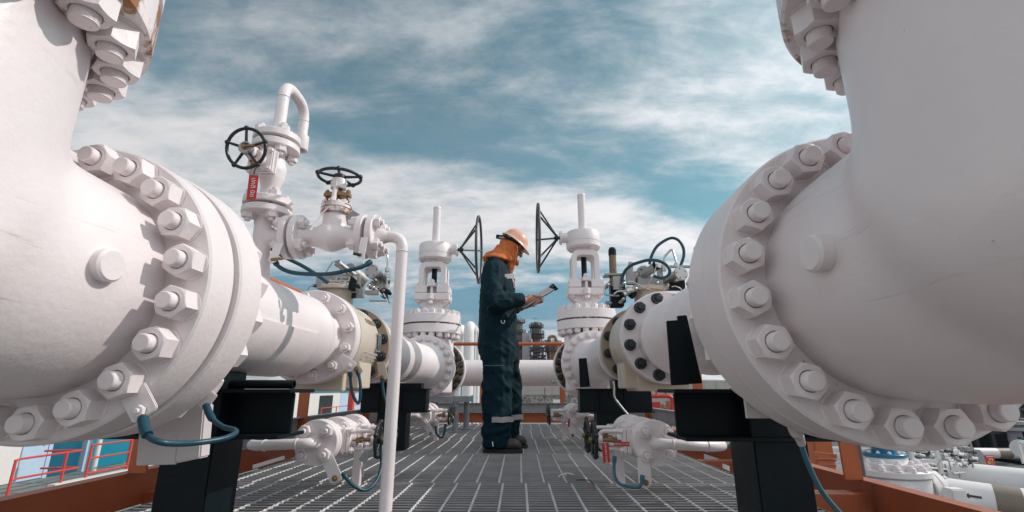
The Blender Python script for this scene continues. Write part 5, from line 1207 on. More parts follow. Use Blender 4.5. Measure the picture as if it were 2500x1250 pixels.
# ------------------------------------------------------------------ cabin building behind the left elbow
bt = thing('building', (-15, 22, GZ), 'long low building with teal, pale blue and red door panels, seen under the left elbow', 'building')
WX = -13.5
b = MB(); b.bx(-19, WX - 0.06, 10.5, 46, GZ, 0.75); b.build('wall', 'offwhite', bt)
b = MB(); b.bx(-19.2, WX + 0.3, 10.3, 46.3, 0.752, 0.9); b.build('roof', 'greypanel', bt)
segs = [(10.6, 13.0, 'redrail', 'panel'), (13.02, 13.75, 'offwhite', 'panel'), (13.80, 14.52, 'pale', 'door'), (14.66, 15.62, 'teald', 'door'), (15.95, 17.55, 'teal', 'door'), (17.6, 19.1, 'greypanel', 'shutter'), (19.2, 23.0, 'greypanel', 'panel'), (24.0, 31.6, 'offwhite', 'panel'), (37.6, 43.0, 'pale', 'door')]
for y0, y1, m, nm in segs:
    b = MB(); b.bx(WX - 0.055, WX, y0, y1, GZ + 0.02, 0.5); d = b.build(nm, m, bt)
    if nm == 'door':
        b = MB(); b.bx(WX, WX + 0.05, y1 - 0.16, y1 - 0.11, GZ + 0.9, GZ + 1.06); b.build('handle', 'steel', d)
b = MB(); b.bx(WX - 0.06, WX + 0.02, 14.53, 14.65, GZ, 0.6); b.bx(WX - 0.06, WX + 0.03, 13.76, 13.79, GZ, 0.6); b.bx(WX - 0.05, WX + 0.14, 15.66, 15.86, GZ, 0.6); b.build('door_frame', 'pale', bt)
b = MB(); b.bx(WX - 0.05, WX + 0.02, 31.7, 37.5, GZ, 0.55); w = b.build('wall_bay', 'offwhite', bt)
b = MB(); b.bx(WX + 0.02, WX + 0.04, 33.6, 36.0, -1.2, 0.0); b.build('window', 'darkglass', bt)
b = MB(); b.bx(WX + 0.02, WX + 0.08, 31.2, 31.7, GZ, 0.5); b.bx(WX + 0.02, WX + 0.08, 31.2, 43.0, 0.2, 0.48); b.build('teal_trim', 'teal', bt)
b = MB(); b.cyl((WX + 0.35, 15.85, GZ), (WX + 0.35, 15.85, 0.7), 0.07, n=16); solo('down_pipe', b, 'offwhite', 'pale down pipe between the teal doors of the long building', 'pipe')
# red guard rails on the paving
def red_rail(posts, top, mids, label, ret=False):
    t = thing('guard_rail', posts[0], label, 'railing', 'red guard rails on the paving')
    for p in posts:
        b = MB(); b.cyl(p, V(p) + V((0, 0, top)), 0.032, n=12); b.build('post', 'redrail', t)
    for h in [top] + mids:
        a = V(posts[0]) + V((0, 0, h)); c = V(posts[-1]) + V((0, 0, h)); b = MB()
        pts = [a, c]
        if ret: pts = rnd([a + V((0, 0, -0.2)), a, c, c + V((0.0, 0.5, 0)), c + V((-0.9, 0.3, 0.0))], 0.12, 5)
        b.tube(pts, 0.026, 10); b.build('rail', 'redrail', t)
X0 = -12.05
red_rail([(X0, 14.3, GZ), (X0, 15.75, GZ), (X0, 17.4, GZ), (X0, 19.2, GZ), (X0, 22, GZ)], 0.90, [0.55, 0.16], 'red guard rail by the bright teal door, under the left elbow')
red_rail([(X0, 12.2, GZ), (X0, 13.55, GZ)], 0.80, [0.36], 'red guard rail with a returned end by the pale blue door', True)
red_rail([(X0, 30.5, GZ), (X0, 33, GZ), (X0, 36, GZ), (X0, 39, GZ), (X0, 42, GZ)], 1.3, [0.9], 'far red guard rail seen between the left pipe and its kick plate')
b = MB(); b.bx(X0 + 0.1, X0 + 0.45, 34.8, 35.2, GZ, 0.55); solo('red_post', b, 'redrail', 'thick red post in front of the dark window of the long building', 'post')
# ------------------------------------------------------------------ white process pipes and panels behind the cross pipe
def vpipe(px, py, Y, r, label, z0=GZ, bend=None, m='whitebg'):
    p = at(px, py, Y); t = thing('process_pipe', (p.x, Y, z0), label, 'pipe', 'white process pipes behind the walkway')
    b = MB()
    if bend is None: b.tube(rnd([(p.x, Y, z0), (p.x, Y, p.z - r), (p.x + 0.02, Y + 2.0, p.z - r)], r * 2.0, 8), r, 24)
    else: b.cyl((p.x, Y, z0), (p.x, Y, p.z), r, n=20)
    b.build('pipe', m, t, sharp=60)
    b = MB(); b.torus((p.x, Y, p.z - r * 4.0), ZD, r, r * 0.05, 24, 6); b.build('weld_seam', m, t)
vpipe(1146, 781, 20, 0.215, 'white bent pipe rising beside the left gate valve, the tallest of its row')
vpipe(1161, 794, 21, 0.05, 'thin pale pipe just right of the tallest white bent pipe', bend=1)
vpipe(1124, 790, 22, 0.17, 'white bent pipe half hidden by the left bonnet flange')
vpipe(1167, 797, 24, 0.13, 'white pipe half hidden by the back of the worker', bend=1)
b = MB(); b.box((at(1140, 800, 26).x, 26, -0.6), (1.7, 0.6, 5.4)); b.bx(at(1118, 800, 26).x, at(1166, 800, 26).x, 25.6, 25.69, 0.4, 0.5)
solo('equipment_panel', b, 'greypanel', 'grey panel behind the white bent pipes left of the worker', 'panel')
b = MB(); b.bx(at(1126, 900, 19).x, at(1129, 900, 19).x, 19, 19.05, GZ, 1.0); b.bx(at(1152, 900, 19).x, at(1156, 900, 19).x, 19, 19.05, GZ, 0.2); solo('teal_pipe', b, 'teal', 'thin teal pipe between the white bent pipes', 'pipe')
b = MB(); b.box((at(1163, 880, 30).x, 30, -0.4), (1.0, 0.4, 3.2)); solo('equipment_panel', b, 'refgrey', 'dark grey panel low behind the back of the worker', 'panel')
# ------------------------------------------------------------------ refinery in the distance
def ring_platform(b, c, r, z, rail=1.1):
    b.lathe([(r, 0), (r + 1.0, 0), (r + 1.0, 0.25), (r, 0.25)], (c[0], c[1], z), ZD, 24)
    for k in range(18):
        a = 2 * math.pi * k / 18; p = V((c[0] + (r + 0.95) * math.cos(a), c[1] + (r + 0.95) * math.sin(a), z)); b.cyl(p, p + V((0, 0, rail)), 0.06, n=5)
    b.torus((c[0], c[1], z + rail), ZD, r + 0.95, 0.07, 24, 5); b.torus((c[0], c[1], z + rail * 0.5), ZD, r + 0.95, 0.05, 24, 5)
def tower(px, top, Y, prof, plats, m, label, extra=None):
    """prof: [(half width px, y px)] from the top down"""
    c = at(px, top, Y); s = (at(px + 1, 850, Y) - at(px, 850, Y)).x
    t = thing('refinery_tower', (c.x, Y, GZ), label, 'tower', 'refinery towers in the distance')
    b = MB(); zs = [(w * s, at(px, y, Y).z) for w, y in prof]; zs = [(0, zs[0][1])] + zs + [(zs[-1][0], GZ)]
    b.lathe([(r, z) for r, z in reversed(zs)], (c.x, Y, 0), ZD, 24); b.build('shell', m, t)
    for w, y in plats:
        b = MB(); ring_platform(b, (c.x, Y), w * s - 0.3, at(px, y, Y).z); b.build('platform', 'refdark', t)
    b = MB(); rr = max(w for w, y in prof) * s
    for k, a in enumerate((200, 250, 290, 330)):
        x = c.x + (rr + 0.25) * math.cos(R(a)); y = Y + (rr + 0.25) * math.sin(R(a)); b.cyl((x, y, GZ), (x, y, at(px, top + 12 + 6 * k, Y).z), 0.13 + 0.06 * (k % 2), n=8)
    b.build('riser_pipe', 'refgrey', t)
    b = MB()
    for k in range(14):
        z = at(px, top + 14 + k * 6, Y).z; b.bx(c.x + rr * 0.55, c.x + rr * 0.55 + 0.5, Y - rr - 0.6, Y - rr - 0.5, z, z + 0.08)
    b.bx(c.x + rr * 0.55, c.x + rr * 0.55 + 0.08, Y - rr - 0.62, Y - rr - 0.5, GZ, at(px, top + 14, Y).z); b.bx(c.x + rr * 0.55 + 0.45, c.x + rr * 0.55 + 0.53, Y - rr - 0.62, Y - rr - 0.5, GZ, at(px, top + 14, Y).z)
    b.build('ladder', 'refdark', t)
    b = MB(); b.cyl((c.x - 0.4, Y, c.z - 0.3), (c.x - 0.4, Y, c.z + 1.2), 0.05, n=6); b.cyl((c.x + 0.6, Y, c.z - 0.3), (c.x + 0.6, Y, c.z + 0.9), 0.05, n=6); b.tube([(c.x - 1.2, Y, c.z + 1.0), (c.x - 0.2, Y, c.z + 1.3), (c.x + 0.7, Y, c.z + 0.9)], 0.04, 5)
    b.build('mast', 'refdark', t)
    return t, c, s
t, c, s = tower(1268, 781, 150, [(5, 781), (7, 786), (8, 789), (8, 812), (9, 815)], [(9, 789), (10, 815), (10, 850)], 'refgrey', 'slim grey refinery tower just right of the worker')
t, c, s = tower(1309, 786, 150, [(4, 786), (7, 790), (7, 799), (11, 801), (12, 803), (12, 815), (13, 818), (13, 826), (10, 828), (10, 860), (9, 880)], [(8, 797), (12.5, 801), (14, 817), (14, 826), (12, 857)], 'refgrey', 'tall ringed refinery tower above the orange handrail, in the middle of the group')
t, c, s = tower(1348, 837, 140, [(12, 838), (14, 843), (15, 845), (15, 858), (14, 860), (13, 884)], [(17, 842), (16, 859)], 'refbrown', 'squat rust brown refinery vessel topped by a bent pipe')
b = MB(); q = at(1340, 846, 139); w = at(1358, 846, 139)
b.tube(rnd([q, V((q.x, 139, at(1340, 821, 139).z)), V((w.x, 139, at(1340, 821, 139).z)), V((w.x, 139, w.z))], 1.1, 8), 0.42, 14)
for k in range(5):
    a = math.pi * k / 4; mid = (q + w) / 2
    p = V(((q.x + w.x) / 2 - math.cos(a) * (w.x - q.x) / 2, 139, at(1340, 832, 139).z + math.sin(a) * 1.1)); b.torus(p, V((math.sin(a), 0, math.cos(a))), 0.44, 0.09, 14, 6)
b.build('bent_pipe', 'refbrown', t)
b = MB(); b.box((at(1286, 850, 145).x, 145, at(1286, 815, 145).z / 2 - 1), (abs(at(1296, 850, 145).x - at(1274, 850, 145).x), 6, at(1286, 815, 145).z + 2.0))
b.box((at(1294, 830, 141).x, 140.9, at(1294, 827, 143).z), (0.8, 1.9, 1.6)); solo('refinery_block', b, 'greypanel', 'grey box building between the two taller refinery towers', 'building')
b = MB(); x0, x1 = at(1296, 860, 138).x, at(1326, 860, 138).x
for x in (x0, (x0 + x1) / 2, x1): b.bx(x - 0.18, x + 0.18, 138, 138.4, GZ, at(1300, 848, 138).z)
for y in (849, 858, 868, 878): z = at(1300, y, 138).z; b.bx(x0 - 0.5, x1 + 0.8, 137.8, 138.3, z - 0.2, z + 0.2)
b.bar((x0, 138.2, at(0, 878, 138).z), ((x0 + x1) / 2, 138.2, at(0, 868, 138).z), 0.2, 0.2); b.bar(((x0 + x1) / 2, 138.2, at(0, 868, 138).z), (x1, 138.2, at(0, 858, 138).z), 0.2, 0.2)
for k in range(14):
    p = V((random.uniform(x0, x1), 140, at(1300, random.uniform(850, 882), 140).z)); b.cyl(p, p + V((random.uniform(.6, 1.6), 0, random.uniform(-.1, .6))), random.uniform(.1, .3), n=8)
solo('pipe_rack', b, 'refdark', 'dark open steel pipe rack below the ringed refinery tower', 'pipe rack')
b = MB()
for k in range(26):
    px = random.uniform(1330, 1374); y = random.uniform(828, 846); p = at(px, y, 146); b.cyl((p.x, 146, p.z), (p.x, 146, p.z - random.uniform(.6, 2)), random.uniform(.06, .2), n=6)
for y in (838, 846): z = at(1350, y, 146).z; b.bx(at(1328, y, 146).x, at(1376, y, 146).x, 146, 146.2, z - .12, z + .12)
solo('pipe_rack', b, 'refdark', 'spiky steelwork behind the rust brown refinery vessel', 'pipe rack')
# wall, fence and dry grass bank beyond the platform
b = MB(); b.bx(-14, 34, 104, 106, GZ, 1.6); b.bx(-14, 34, 103.8, 106.2, 1.604, 1.9); solo('boundary_wall', b, 'concrete', 'long pale concrete wall far behind the walkway', 'wall')
b = MB()
for i in range(41):
    for j in range(9): pass
rows = []
for j in range(10):
    rows.append(b.ring([(-20 + i * 1.25, 86 + j * 1.6, GZ - 0.02 + (1.15 * math.sin(math.pi * min(1, j / 6) / 2)) + random.uniform(-.10, .10)) for i in range(49)]))
for j in range(9):
    for i in range(48): b.f.append((rows[j][i], rows[j][i + 1], rows[j + 1][i + 1], rows[j + 1][i]))
struct('embankment', b, 'grass')
gb = MB()
for k in range(5200):
    x = random.uniform(-20, 40); y = random.uniform(85.6, 97); j = (y - 86) / 1.6
    z = GZ + 1.15 * math.sin(math.pi * min(1, max(0, j) / 6) / 2); h = random.uniform(.15, .4); a = random.uniform(0, 6.28); dx, dy = .10 * math.cos(a), .10 * math.sin(a)
    gb.f.append(tuple(gb.ring([(x - dx, y - dy, z - .05), (x + dx, y + dy, z - .05), (x + random.uniform(-.12, .12), y, z + h)])))
o = gb.build('dry_grass', 'grass'); o['kind'] = 'stuff'
ft = thing('fence', (4, 85, GZ), 'wire mesh fence on thin posts between the legs of the worker and the grass bank', 'fence')
for i in range(12):
    b = MB(); x = -12 + i * 4.1; b.cyl((x, 85, GZ), (x, 85, 0.75), 0.06, n=8); b.build('post', 'refdark', ft)
b = MB()
for i in range(110):
    x = -12 + i * 0.41; b.bar((x, 85, GZ), (min(x + 2.6, 33), 85, 0.6), 0.012, 0.012, up=(0, 1, 0)); b.bar((x, 85.02, 0.6), (min(x + 2.6, 33), 85.02, GZ), 0.012, 0.012, up=(0, 1, 0))
b.build('wire_mesh', 'galv', ft)
b = MB(); b.bx(at(1350, 940, 40).x, at(1368, 940, 40).x, 40, 40.6, GZ, -0.4); solo('white_post', b, 'whitebg', 'short white post beside the right gate valve flange, by the fence', 'post')
b = MB(); p = at(1267, 940, 30); b.bx(p.x - 0.12, p.x + 0.12, 30, 30.2, GZ, 0.6); solo('white_post', b, 'whitebg', 'white post close to the knees of the worker', 'post')
# ------------------------------------------------------------------ fire cabinet and red hydrant pipe right of the walkway
c = at(1600, 995, 30); ct2 = thing('fire_cabinet', (c.x, 30, GZ), 'small red fire hose cabinet seen between the black supports', 'cabinet')
b = MB(); b.bx(c.x - 0.32, c.x + 0.32, 30, 30.3, c.z - 0.28, c.z + 0.32); b.build('box', 'red', ct2, bevel=0.01)
b = MB(); b.bx(c.x - 0.25, c.x + 0.25, 30.05, 30.25, GZ, c.z - 0.281); b.build('stand', 'refdark', ct2)
text('lettering', 'Fwd-II', 0.20, 'ink', ct2, (c.x - 0.02, 29.995, c.z - 0.10), XD, ZD, 0.001)
b = MB(); pts = rnd([at(1560, 968, 33), at(1632, 967, 33), at(1641, 972, 33), at(1641, 1012, 33)], 0.25, 5); b.tube(pts, 0.13, 14)
for x in (1603, 1626): p = at(x, 964, 33); b.cyl(p, p + V((0, 0, 0.22)), 0.06, n=10); b.cyl(p + V((-.1, 0, .24)), p + V((.1, 0, .24)), 0.05, n=8)
solo('hydrant_pipe', b, 'red', 'red hydrant pipe with two small valves above the red cabinet', 'pipe')
b = MB(); p0 = at(1583, 935, 45); p1 = at(1700, 935, 45); b.bx(p0.x, p1.x + 6, 45, 45.5, GZ, 1.2)
for k in range(6): x = p0.x + 0.6 + k * 1.1; b.bx(x, x + 0.05, 44.97, 45, -0.6, 1.19)
solo('concrete_wall', b, 'concrete', 'pale panelled concrete wall behind the red hydrant pipe', 'wall')
b = MB()
for k in range(420):
    p = V((random.uniform(9.5, 17), random.uniform(36, 43), GZ + 0.6)); b.ball(p + V((0, 0, random.uniform(-.2, .5))), random.uniform(.12, .3), (1, 1, .7), 6, 4)
o = b.build('rubble', 'grass'); o['kind'] = 'stuff'
for x, y, hh in ((1617, 998, 22), (1632, 990, 30)):
    b = MB(); p = at(x, y, 28); b.bx(p.x - 0.08, p.x + 0.08, 28, 28.2, GZ, p.z + 0.25); solo('orange_post', b, 'orange', 'small orange post right of the red cabinet' if x == 1617 else 'taller orange post under the bend of the hydrant pipe', 'post')
b = MB(); b.bx(at(1580, 1010, 20).x, at(1680, 1010, 20).x, 20, 20.3, at(1600, 1018, 20).z, at(1600, 1009, 20).z)
for k in range(5): b.ball(at(1606 + 9 * k, 1008, 20), 0.08, (1, 1, 1.3), 8, 6)
solo('white_pipe_run', b, 'whitebg', 'low white pipe run behind the right kick plate', 'pipe')
# ------------------------------------------------------------------ valve yard under the right elbow
p = at(2172, 1165, 9.0); vx = p.x
vt = thing('yard_valve', (vx, 9.0, GZ), 'big white yard valve with a blue topped spindle behind the orange beam', 'valve')
zt2 = at(2172, 1143, 9.0).z
b = MB(); b.lathe([(0, -1.2), (0.45, -1.2), (0.56, -0.9), (0.56, -0.12), (0.52, -0.1), (0.52, -0.09), (0.60, -0.08), (0.60, 0.0), (0.58, 0.02), (0, 0.02)], (vx, 9.0, zt2), ZD, 48)
b.ball((vx + 0.1, 8.9, zt2 - 0.75), 0.62, (1.05, 1, 0.9), 36, 18)
b.build('body', 'whitebg', vt)
for k in range(16):
    a = 2 * math.pi * k / 16; inst('nut', NUT['gate'], vt, (vx + 0.53 * math.cos(a), 9.0 + 0.53 * math.sin(a), zt2 + 0.02), ZD, random.random(), 2.2)
for k in range(12):
    a = 2 * math.pi * (k + 0.5) / 12; inst('nut', NUT['gate'], vt, (vx + 0.42 * math.cos(a), 9.0 + 0.42 * math.sin(a), zt2 + 0.10), ZD, random.random(), 1.7)
b = MB(); b.cyl((vx, 9.0, zt2 + 0.0), (vx, 9.0, zt2 + 0.11), 0.48, n=40); b.cyl((vx - 0.02, 9.0, zt2 + 0.1), (vx - 0.02, 9.0, zt2 + 0.19), 0.30, n=40, ch=0.01); b.build('bonnet', 'whitebg', vt)
b = MB(); b.cyl((vx - 0.02, 9, zt2 + 0.19), (vx - 0.02, 9, zt2 + 0.25), 0.32, n=40, ch=0.008); b.cyl((vx - 0.02, 9, zt2 + 0.25), (vx - 0.02, 9, zt2 + 0.75), 0.175, n=32); b.build('spindle_housing', 'bluepaint', vt)
for k in range(10):
    a = 2 * math.pi * k / 10; inst('bolt', NUT['tiny'], vt, (vx - 0.02 + 0.25 * math.cos(a), 9 + 0.25 * math.sin(a), zt2 + 0.25), ZD, 0, 2.4)
b = MB(); b.cyl((vx - 0.5, 9.3, zt2 + 0.46), (vx + 0.62, 9.3, zt2 + 0.46), 0.13, n=24); b.build('cross_cylinder', 'whitebg', vt)
q = at(2262, 1185, 8.9)
b = MB(); b.flange((q.x - 0.06, 8.95, q.z - 0.2), V((1, -0.12, 0)), 0.46, 0.1, 0.01, 48); b.flange((q.x + 0.08, 8.93, q.z - 0.2), V((1, -0.12, 0)), 0.43, 0.09, 0.01, 48); b.build('flange', 'whitebg', vt)
for k in range(12):
    a = 2 * math.pi * k / 12; inst('nut', NUT['gate'], vt, (q.x + 0.17, 8.92 + 0.37 * math.cos(a), q.z - 0.2 + 0.37 * math.sin(a)), XD, random.random(), 1.8)
b = MB(); b.bx(vx + 0.42, vx + 0.66, 8.3, 8.5, zt2 - 0.55, zt2 - 0.2); b.build('lug', 'whitebg', vt, bevel=0.02)
b = MB(); b.bx(vx - 0.35, vx - 0.02, 8.38, 8.48, zt2 - 0.45, zt2 - 0.18); b.build('lug', 'whitebg', vt, bevel=0.02)
def yardpipe(p0, p1, r, label, bands, arrow=None, m='whitebg'):
    d = (p1 - p0).normalized(); t = thing('yard_pipe', p0, label, 'pipe', 'white pipes in the yard on the right')
    b = MB(); b.cyl(p0, p1, r, n=48); b.build('pipe', m, t)
    for f0, f1, mm in bands:
        b = MB(); b.lathe([(r * 0.98, 0), (r * 1.006, 0), (r * 1.006, f1 - f0), (r * 0.98, f1 - f0)], p0 + d * f0, d, 48); b.build('coloured_band', mm, t)
    if arrow:
        f, dirn, sc = arrow; up2 = V((0, 0, 1)); side = d.cross(up2).normalized()
        if side.y > 0: side = -side
        nrm2 = (side * 0.94 + up2 * 0.34).normalized(); tv = d.cross(nrm2).normalized(); tv = tv if tv.z > 0 else -tv
        c0 = p0 + d * f + nrm2 * r * 1.004
        sh = [(-1, 0), (-0.45, .42), (-0.45, .16), (1, .16), (1, -.16), (-0.45, -.16), (-0.45, -.42)]
        bend = lambda a, h: c0 + d * a * dirn * sc + tv * h * sc - nrm2 * ((h * sc) ** 2 / (2 * r) - 0.004)
        b = MB(); b.prism([bend(a, h) for a, h in sh], nrm2 * 0.004); b.build('flow_arrow', 'inkb', t)
    return t
p0 = at(2268, 1205, 8.9); p1 = at(2640, 1262, 7.9)
yardpipe(p0, p1, 0.285, 'white yard pipe with a grey brown band and an arrow, leaving the big valve', [(0.78, 1.10, 'bandbrown')], (0.53, 1, 0.10))
p0 = at(2200, 1150, 12.5); p1 = at(2640, 1200, 10.8)
yardpipe(p0, p1, 0.33, 'plain white yard pipe behind the banded one', [])
p0 = at(2375, 1106, 15.5); p1 = at(2640, 1108, 15.5)
yardpipe(p0, p1, 0.145, 'smaller white yard pipe with a dark brown band and an arrow, at the far right', [(0.68, 1.08, 'bandbrown')], (1.45, -1, 0.16))
p0 = at(2300, 1112, 14.5); p1 = at(2345, 1108, 14.0)
b = MB(); b.cyl(p0, p1, 0.2, n=32); solo('yard_pipe', b, 'whitebg', 'short white pipe end above the small instrument valves', 'pipe', 'white pipes in the yard on the right')
# cluster of small instruments
it = thing('instrument_cluster', at(2330, 1150, 11.2), 'cluster of small tubes and valves on the plain white yard pipe', 'instruments')
b = MB(); bb = MB(); bd = MB()
for k in range(130):
    p = at(random.uniform(2190, 2375), random.uniform(1100, 1162), random.uniform(11.2, 12.2)); L = random.uniform(.05, .16)
    (b if k % 3 else bd).cyl(p, p + V((random.choice((L, -L)), 0, random.uniform(-.03, .03))), random.uniform(.012, .04), n=8)
    if k % 2: bb.cyl(p, p + V((0, 0, random.uniform(-.25, .25))), random.uniform(.012, .022), n=8)
for x, y in ((2309, 1101), (2325, 1111), (2346, 1116)): bd.ball(at(x, y, 11), 0.035, n=10, m=6)
for bbb, nm, mm in ((b, 'small_valves', 'whitebg'), (bb, 'tubing', 'steel'), (bd, 'dark_fittings', 'refdark')): bbb.build(nm, mm, it)['kind'] = 'stuff'
# steelwork
def frame_thing(nm, bars, Y, w, m, label, cat, group=None):
    b = MB()
    for (x0, y0, x1, y1) in bars: b.bar(at(x0, y0, Y), at(x1, y1, Y), w, w, up=(0, 1, 0))
    return solo(nm, b, m, label, cat, group)
frame_thing('steel_frame', [(2222, 1095, 2240, 1170), (2285, 1095, 2302, 1170), (2232, 1125, 2292, 1125), (2236, 1160, 2300, 1160)], 10.4, 0.06, 'whitebg', 'pale steel frame just right of the blue valve spindle', 'frame')
b = MB(); b.prism([at(x, y, 13.5) for x, y in ((2372, 1098), (2392, 1098), (2440, 1158), (2412, 1160))], (0, 0.25, 0)); b.prism([at(x, y, 13.5) for x, y in ((2356, 1092), (2378, 1092), (2378, 1101), (2358, 1101))], (0, 0.25, 0)); b.bar(at(2361, 1100, 13.4), at(2410, 1158, 13.4), 0.05, 0.05, up=(0, 1, 0))
solo('stair_stringer', b, 'greypanel', 'grey sloping stair stringer left of the red sign', 'stair')
frame_thing('ladder', [(2344, 1092, 2370, 1152), (2356, 1092, 2384, 1152), (2347, 1100, 2360, 1100), (2352, 1114, 2366, 1114), (2358, 1128, 2373, 1128)], 13.0, 0.04, 'greypanel', 'thin grey ladder left of the stair stringer', 'ladder')
frame_thing('frame', [(2486, 1080, 2500, 1132), (2486, 1080, 2530, 1079)], 12.0, 0.05, 'whitebg', 'thin pale frame at the far right edge', 'frame')
# sign and extinguisher
st = thing('fire_sign', at(2430, 1160, 12.2), 'small red and yellow fire point sign standing over the white yard pipes', 'sign')
q = [at(x, y, 12.2) for x, y in ((2404, 1112), (2426, 1112), (2431, 1136), (2411, 1134))]
b = MB(); b.prism(q, (0, 0.02, 0)); b.build('board', 'red', st)
def lerp(u, v2, dy=-0.004): a = q[0] * (1 - u) + q[1] * u; c = q[3] * (1 - u) + q[2] * u; return a * (1 - v2) + c * v2 + V((0, dy, 0))
M['signyellow'] = mat('sign_yellow', (0.55, 0.32, 0.08), 0.5)
b = MB(); b.prism([lerp(.1, .62), lerp(.9, .62), lerp(.9, .92), lerp(.1, .92)], (0, 0.003, 0)); b.build('yellow_panel', 'signyellow', st)
b = MB(); b.prism([lerp(.36, .34), lerp(.52, .34), lerp(.52, .46), lerp(.36, .46)], (0, 0.003, 0)); b.prism([lerp(.66, .3), lerp(.74, .3), lerp(.78, .48), lerp(.7, .48)], (0, 0.003, 0)); b.prism([lerp(.12, .1), lerp(.9, .1), lerp(.9, .16), lerp(.12, .16)], (0, 0.003, 0)); b.build('pictogram', 'ink', st)
b = MB(); b.prism([lerp(.42, .68, -.006), lerp(.86, .68, -.006), lerp(.86, .73, -.006), lerp(.42, .73, -.006)], (0, 0.002, 0)); b.prism([lerp(.42, .79, -.006), lerp(.86, .79, -.006), lerp(.86, .84, -.006), lerp(.42, .84, -.006)], (0, 0.002, 0)); b.build('print', 'inkb', st)
b = MB(); b.cyl(at(2420, 1135, 12.23), at(2426, 1165, 12.23), 0.025, n=10); b.build('pole', 'red', st)
et = thing('fire_extinguisher', at(2428, 1165, 12.0), 'red fire extinguisher lying below the fire point sign', 'fire extinguisher')
b = MB(); b.cyl(at(2424, 1158, 12.0), at(2442, 1161, 12.0), 0.085, n=20, ch=0.02); b.build('cylinder', 'red', et)
b = MB(); b.tube(smooth_path([at(2424, 1152, 11.95), at(2418, 1154, 11.95), at(2417, 1162, 11.95), at(2422, 1166, 11.95)]), 0.02, 8); b.build('hose', 'blackw', et)
b = MB(); b.box(at(2430, 1151, 11.95), (0.12, 0.06, 0.05)); b.build('valve_head', 'offwhite', et)
b = MB(); b.bar(at(2452, 1140, 11.5), at(2464, 1186, 11.5), 0.07, 0.04, up=(0, 1, 0)); b.bar(at(2440, 1147, 11.5), at(2462, 1148, 11.5), 0.06, 0.04, up=(0, 1, 0)); b.bar(at(2444, 1166, 11.5), at(2466, 1167, 11.5), 0.03, 0.03, up=(0, 1, 0))
solo('marker_post', b, 'whitebg', 'white marker post with a short arm on the yard pipes', 'post')
# dark pipe rack at the far right
rt = thing('dark_pipe_rack', at(2470, 1170, 19), 'dark crowded pipe rack at the far right edge, below the elbow nuts', 'pipe rack')
x0 = at(2310, 1100, 19).x; x1 = at(2640, 1100, 19).x
b = MB(); b.bx(x0, x1 + 4, 20.6, 20.9, GZ, 2.2); b.bx(x0 + 1.2, x1 + 4, 17.2, 20.5, GZ, GZ + 0.1); b.build('back_wall', 'black', rt)
b = MB()
for k in range(9):
    x = x0 + (x1 - x0) * k / 8; b.bx(x - 0.06, x + 0.06, 19, 19.1, GZ, 2.0)
for z in (-1.1, -0.5, 0.1, 0.7, 1.3): b.bx(x0, x1, 19.12, 19.24, z - 0.08, z + 0.08)
b.build('steel_frame', 'refdark', rt)
b = MB(); bl = MB(); bt2 = MB()
for k in range(90):
    p = V((random.uniform(x0, x1), random.uniform(18.6, 20.2), random.uniform(-1.0, 1.4))); r = random.uniform(.03, .13)
    if k % 3 == 0: b.cyl(p, p + V((0, 0, random.uniform(.3, 1.2))), r, n=10)
    elif k % 3 == 1: bl.cyl(p, p + V((random.uniform(.3, 1.0), 0, 0)), r * 0.8, n=10)
    else: bt2.box(p, (random.uniform(.05, .3), .1, random.uniform(.03, .1)))
b.build('vertical_pipes', 'greypanel', rt); bl.build('cross_pipes', 'refdark', rt); bt2.build('fittings', 'greypanel', rt)
b = MB()
for k in range(5): b.cyl((x0 + 1.4, 17.6, -1.8 + 0.15 * k), (x1, 17.6, -1.85 + 0.15 * k), 0.06, n=12)
b.build('teal_pipes', 'teald', rt)
b = MB(); p = at(2470, 1036, 18); b.flange((p.x, 18, p.z), ZD, 0.45, 0.12, 0.01, 32); b.flange((p.x, 18, p.z - 0.2), ZD, 0.45, 0.12, 0.01, 32); b.cyl((p.x, 18, p.z - 0.6), (p.x, 18, p.z + 0.9), 0.2, n=24); b.build('rack_flange', 'greypanel', rt)
b = MB(); p = at(2494, 1095, 14.8); b.flange((p.x, 14.8, p.z), V((-1, -0.8, 0)), 0.24, 0.08, 0.01, 32); b.build('pipe_flange', 'whitebg', rt)
# orange and white framing seen beyond the near right post
for k, (px, lab) in enumerate(((1978, 'leftmost orange upright beyond the right handrail post'), (2004, 'middle orange upright beyond the right handrail post'), (2024, 'rightmost, thicker orange upright beyond the right handrail post'))):
    b = MB(); p = at(px, 1110, 6.0 + k); w = 0.05 + 0.02 * (k == 2); b.bx(p.x - w, p.x + w, 6 + k, 6.08 + k, GZ, p.z + 0.45); solo('orange_upright', b, 'orange', lab, 'post', 'orange uprights beyond the platform')
b = MB()
for y in (1123, 1136): b.bar(at(1975, y, 6.4), at(2040, y + 1, 6.4), 0.03, 0.03, up=(0, 1, 0))
b.bar(at(1975, y - 30, 6.35), at(2040, y - 22, 6.35), 0.05, 0.06, up=(0, 1, 0)); solo('guard_rail', b, 'orange', 'low orange rails between the orange uprights beyond the platform', 'railing')
b = MB()
for k, y in enumerate((1096, 1110, 1124, 1140)): b.cyl(at(1960, y, 10.5), at(2140, y + 8, 9.5), 0.07 + 0.03 * (k % 2), n=16)
b.bx(at(1990, 1150, 9).x, at(2120, 1150, 9).x, 9.6, 10.4, GZ, -1.4); solo('yard_pipe', b, 'whitebg', 'bundle of thin white pipes behind the orange uprights', 'pipe', 'white pipes in the yard on the right')
b = MB(); p = at(2094, 1120, 4.2); b.bx(p.x - 0.02, p.x + 0.02, 4.2, 4.22, GZ, 0.3); b.bx(p.x + 0.0205, p.x + 0.0245, 4.17, 4.218, GZ, 0.3); solo('slotted_strut', b, 'galv', 'grey slotted steel strut right of the near orange post', 'strut')
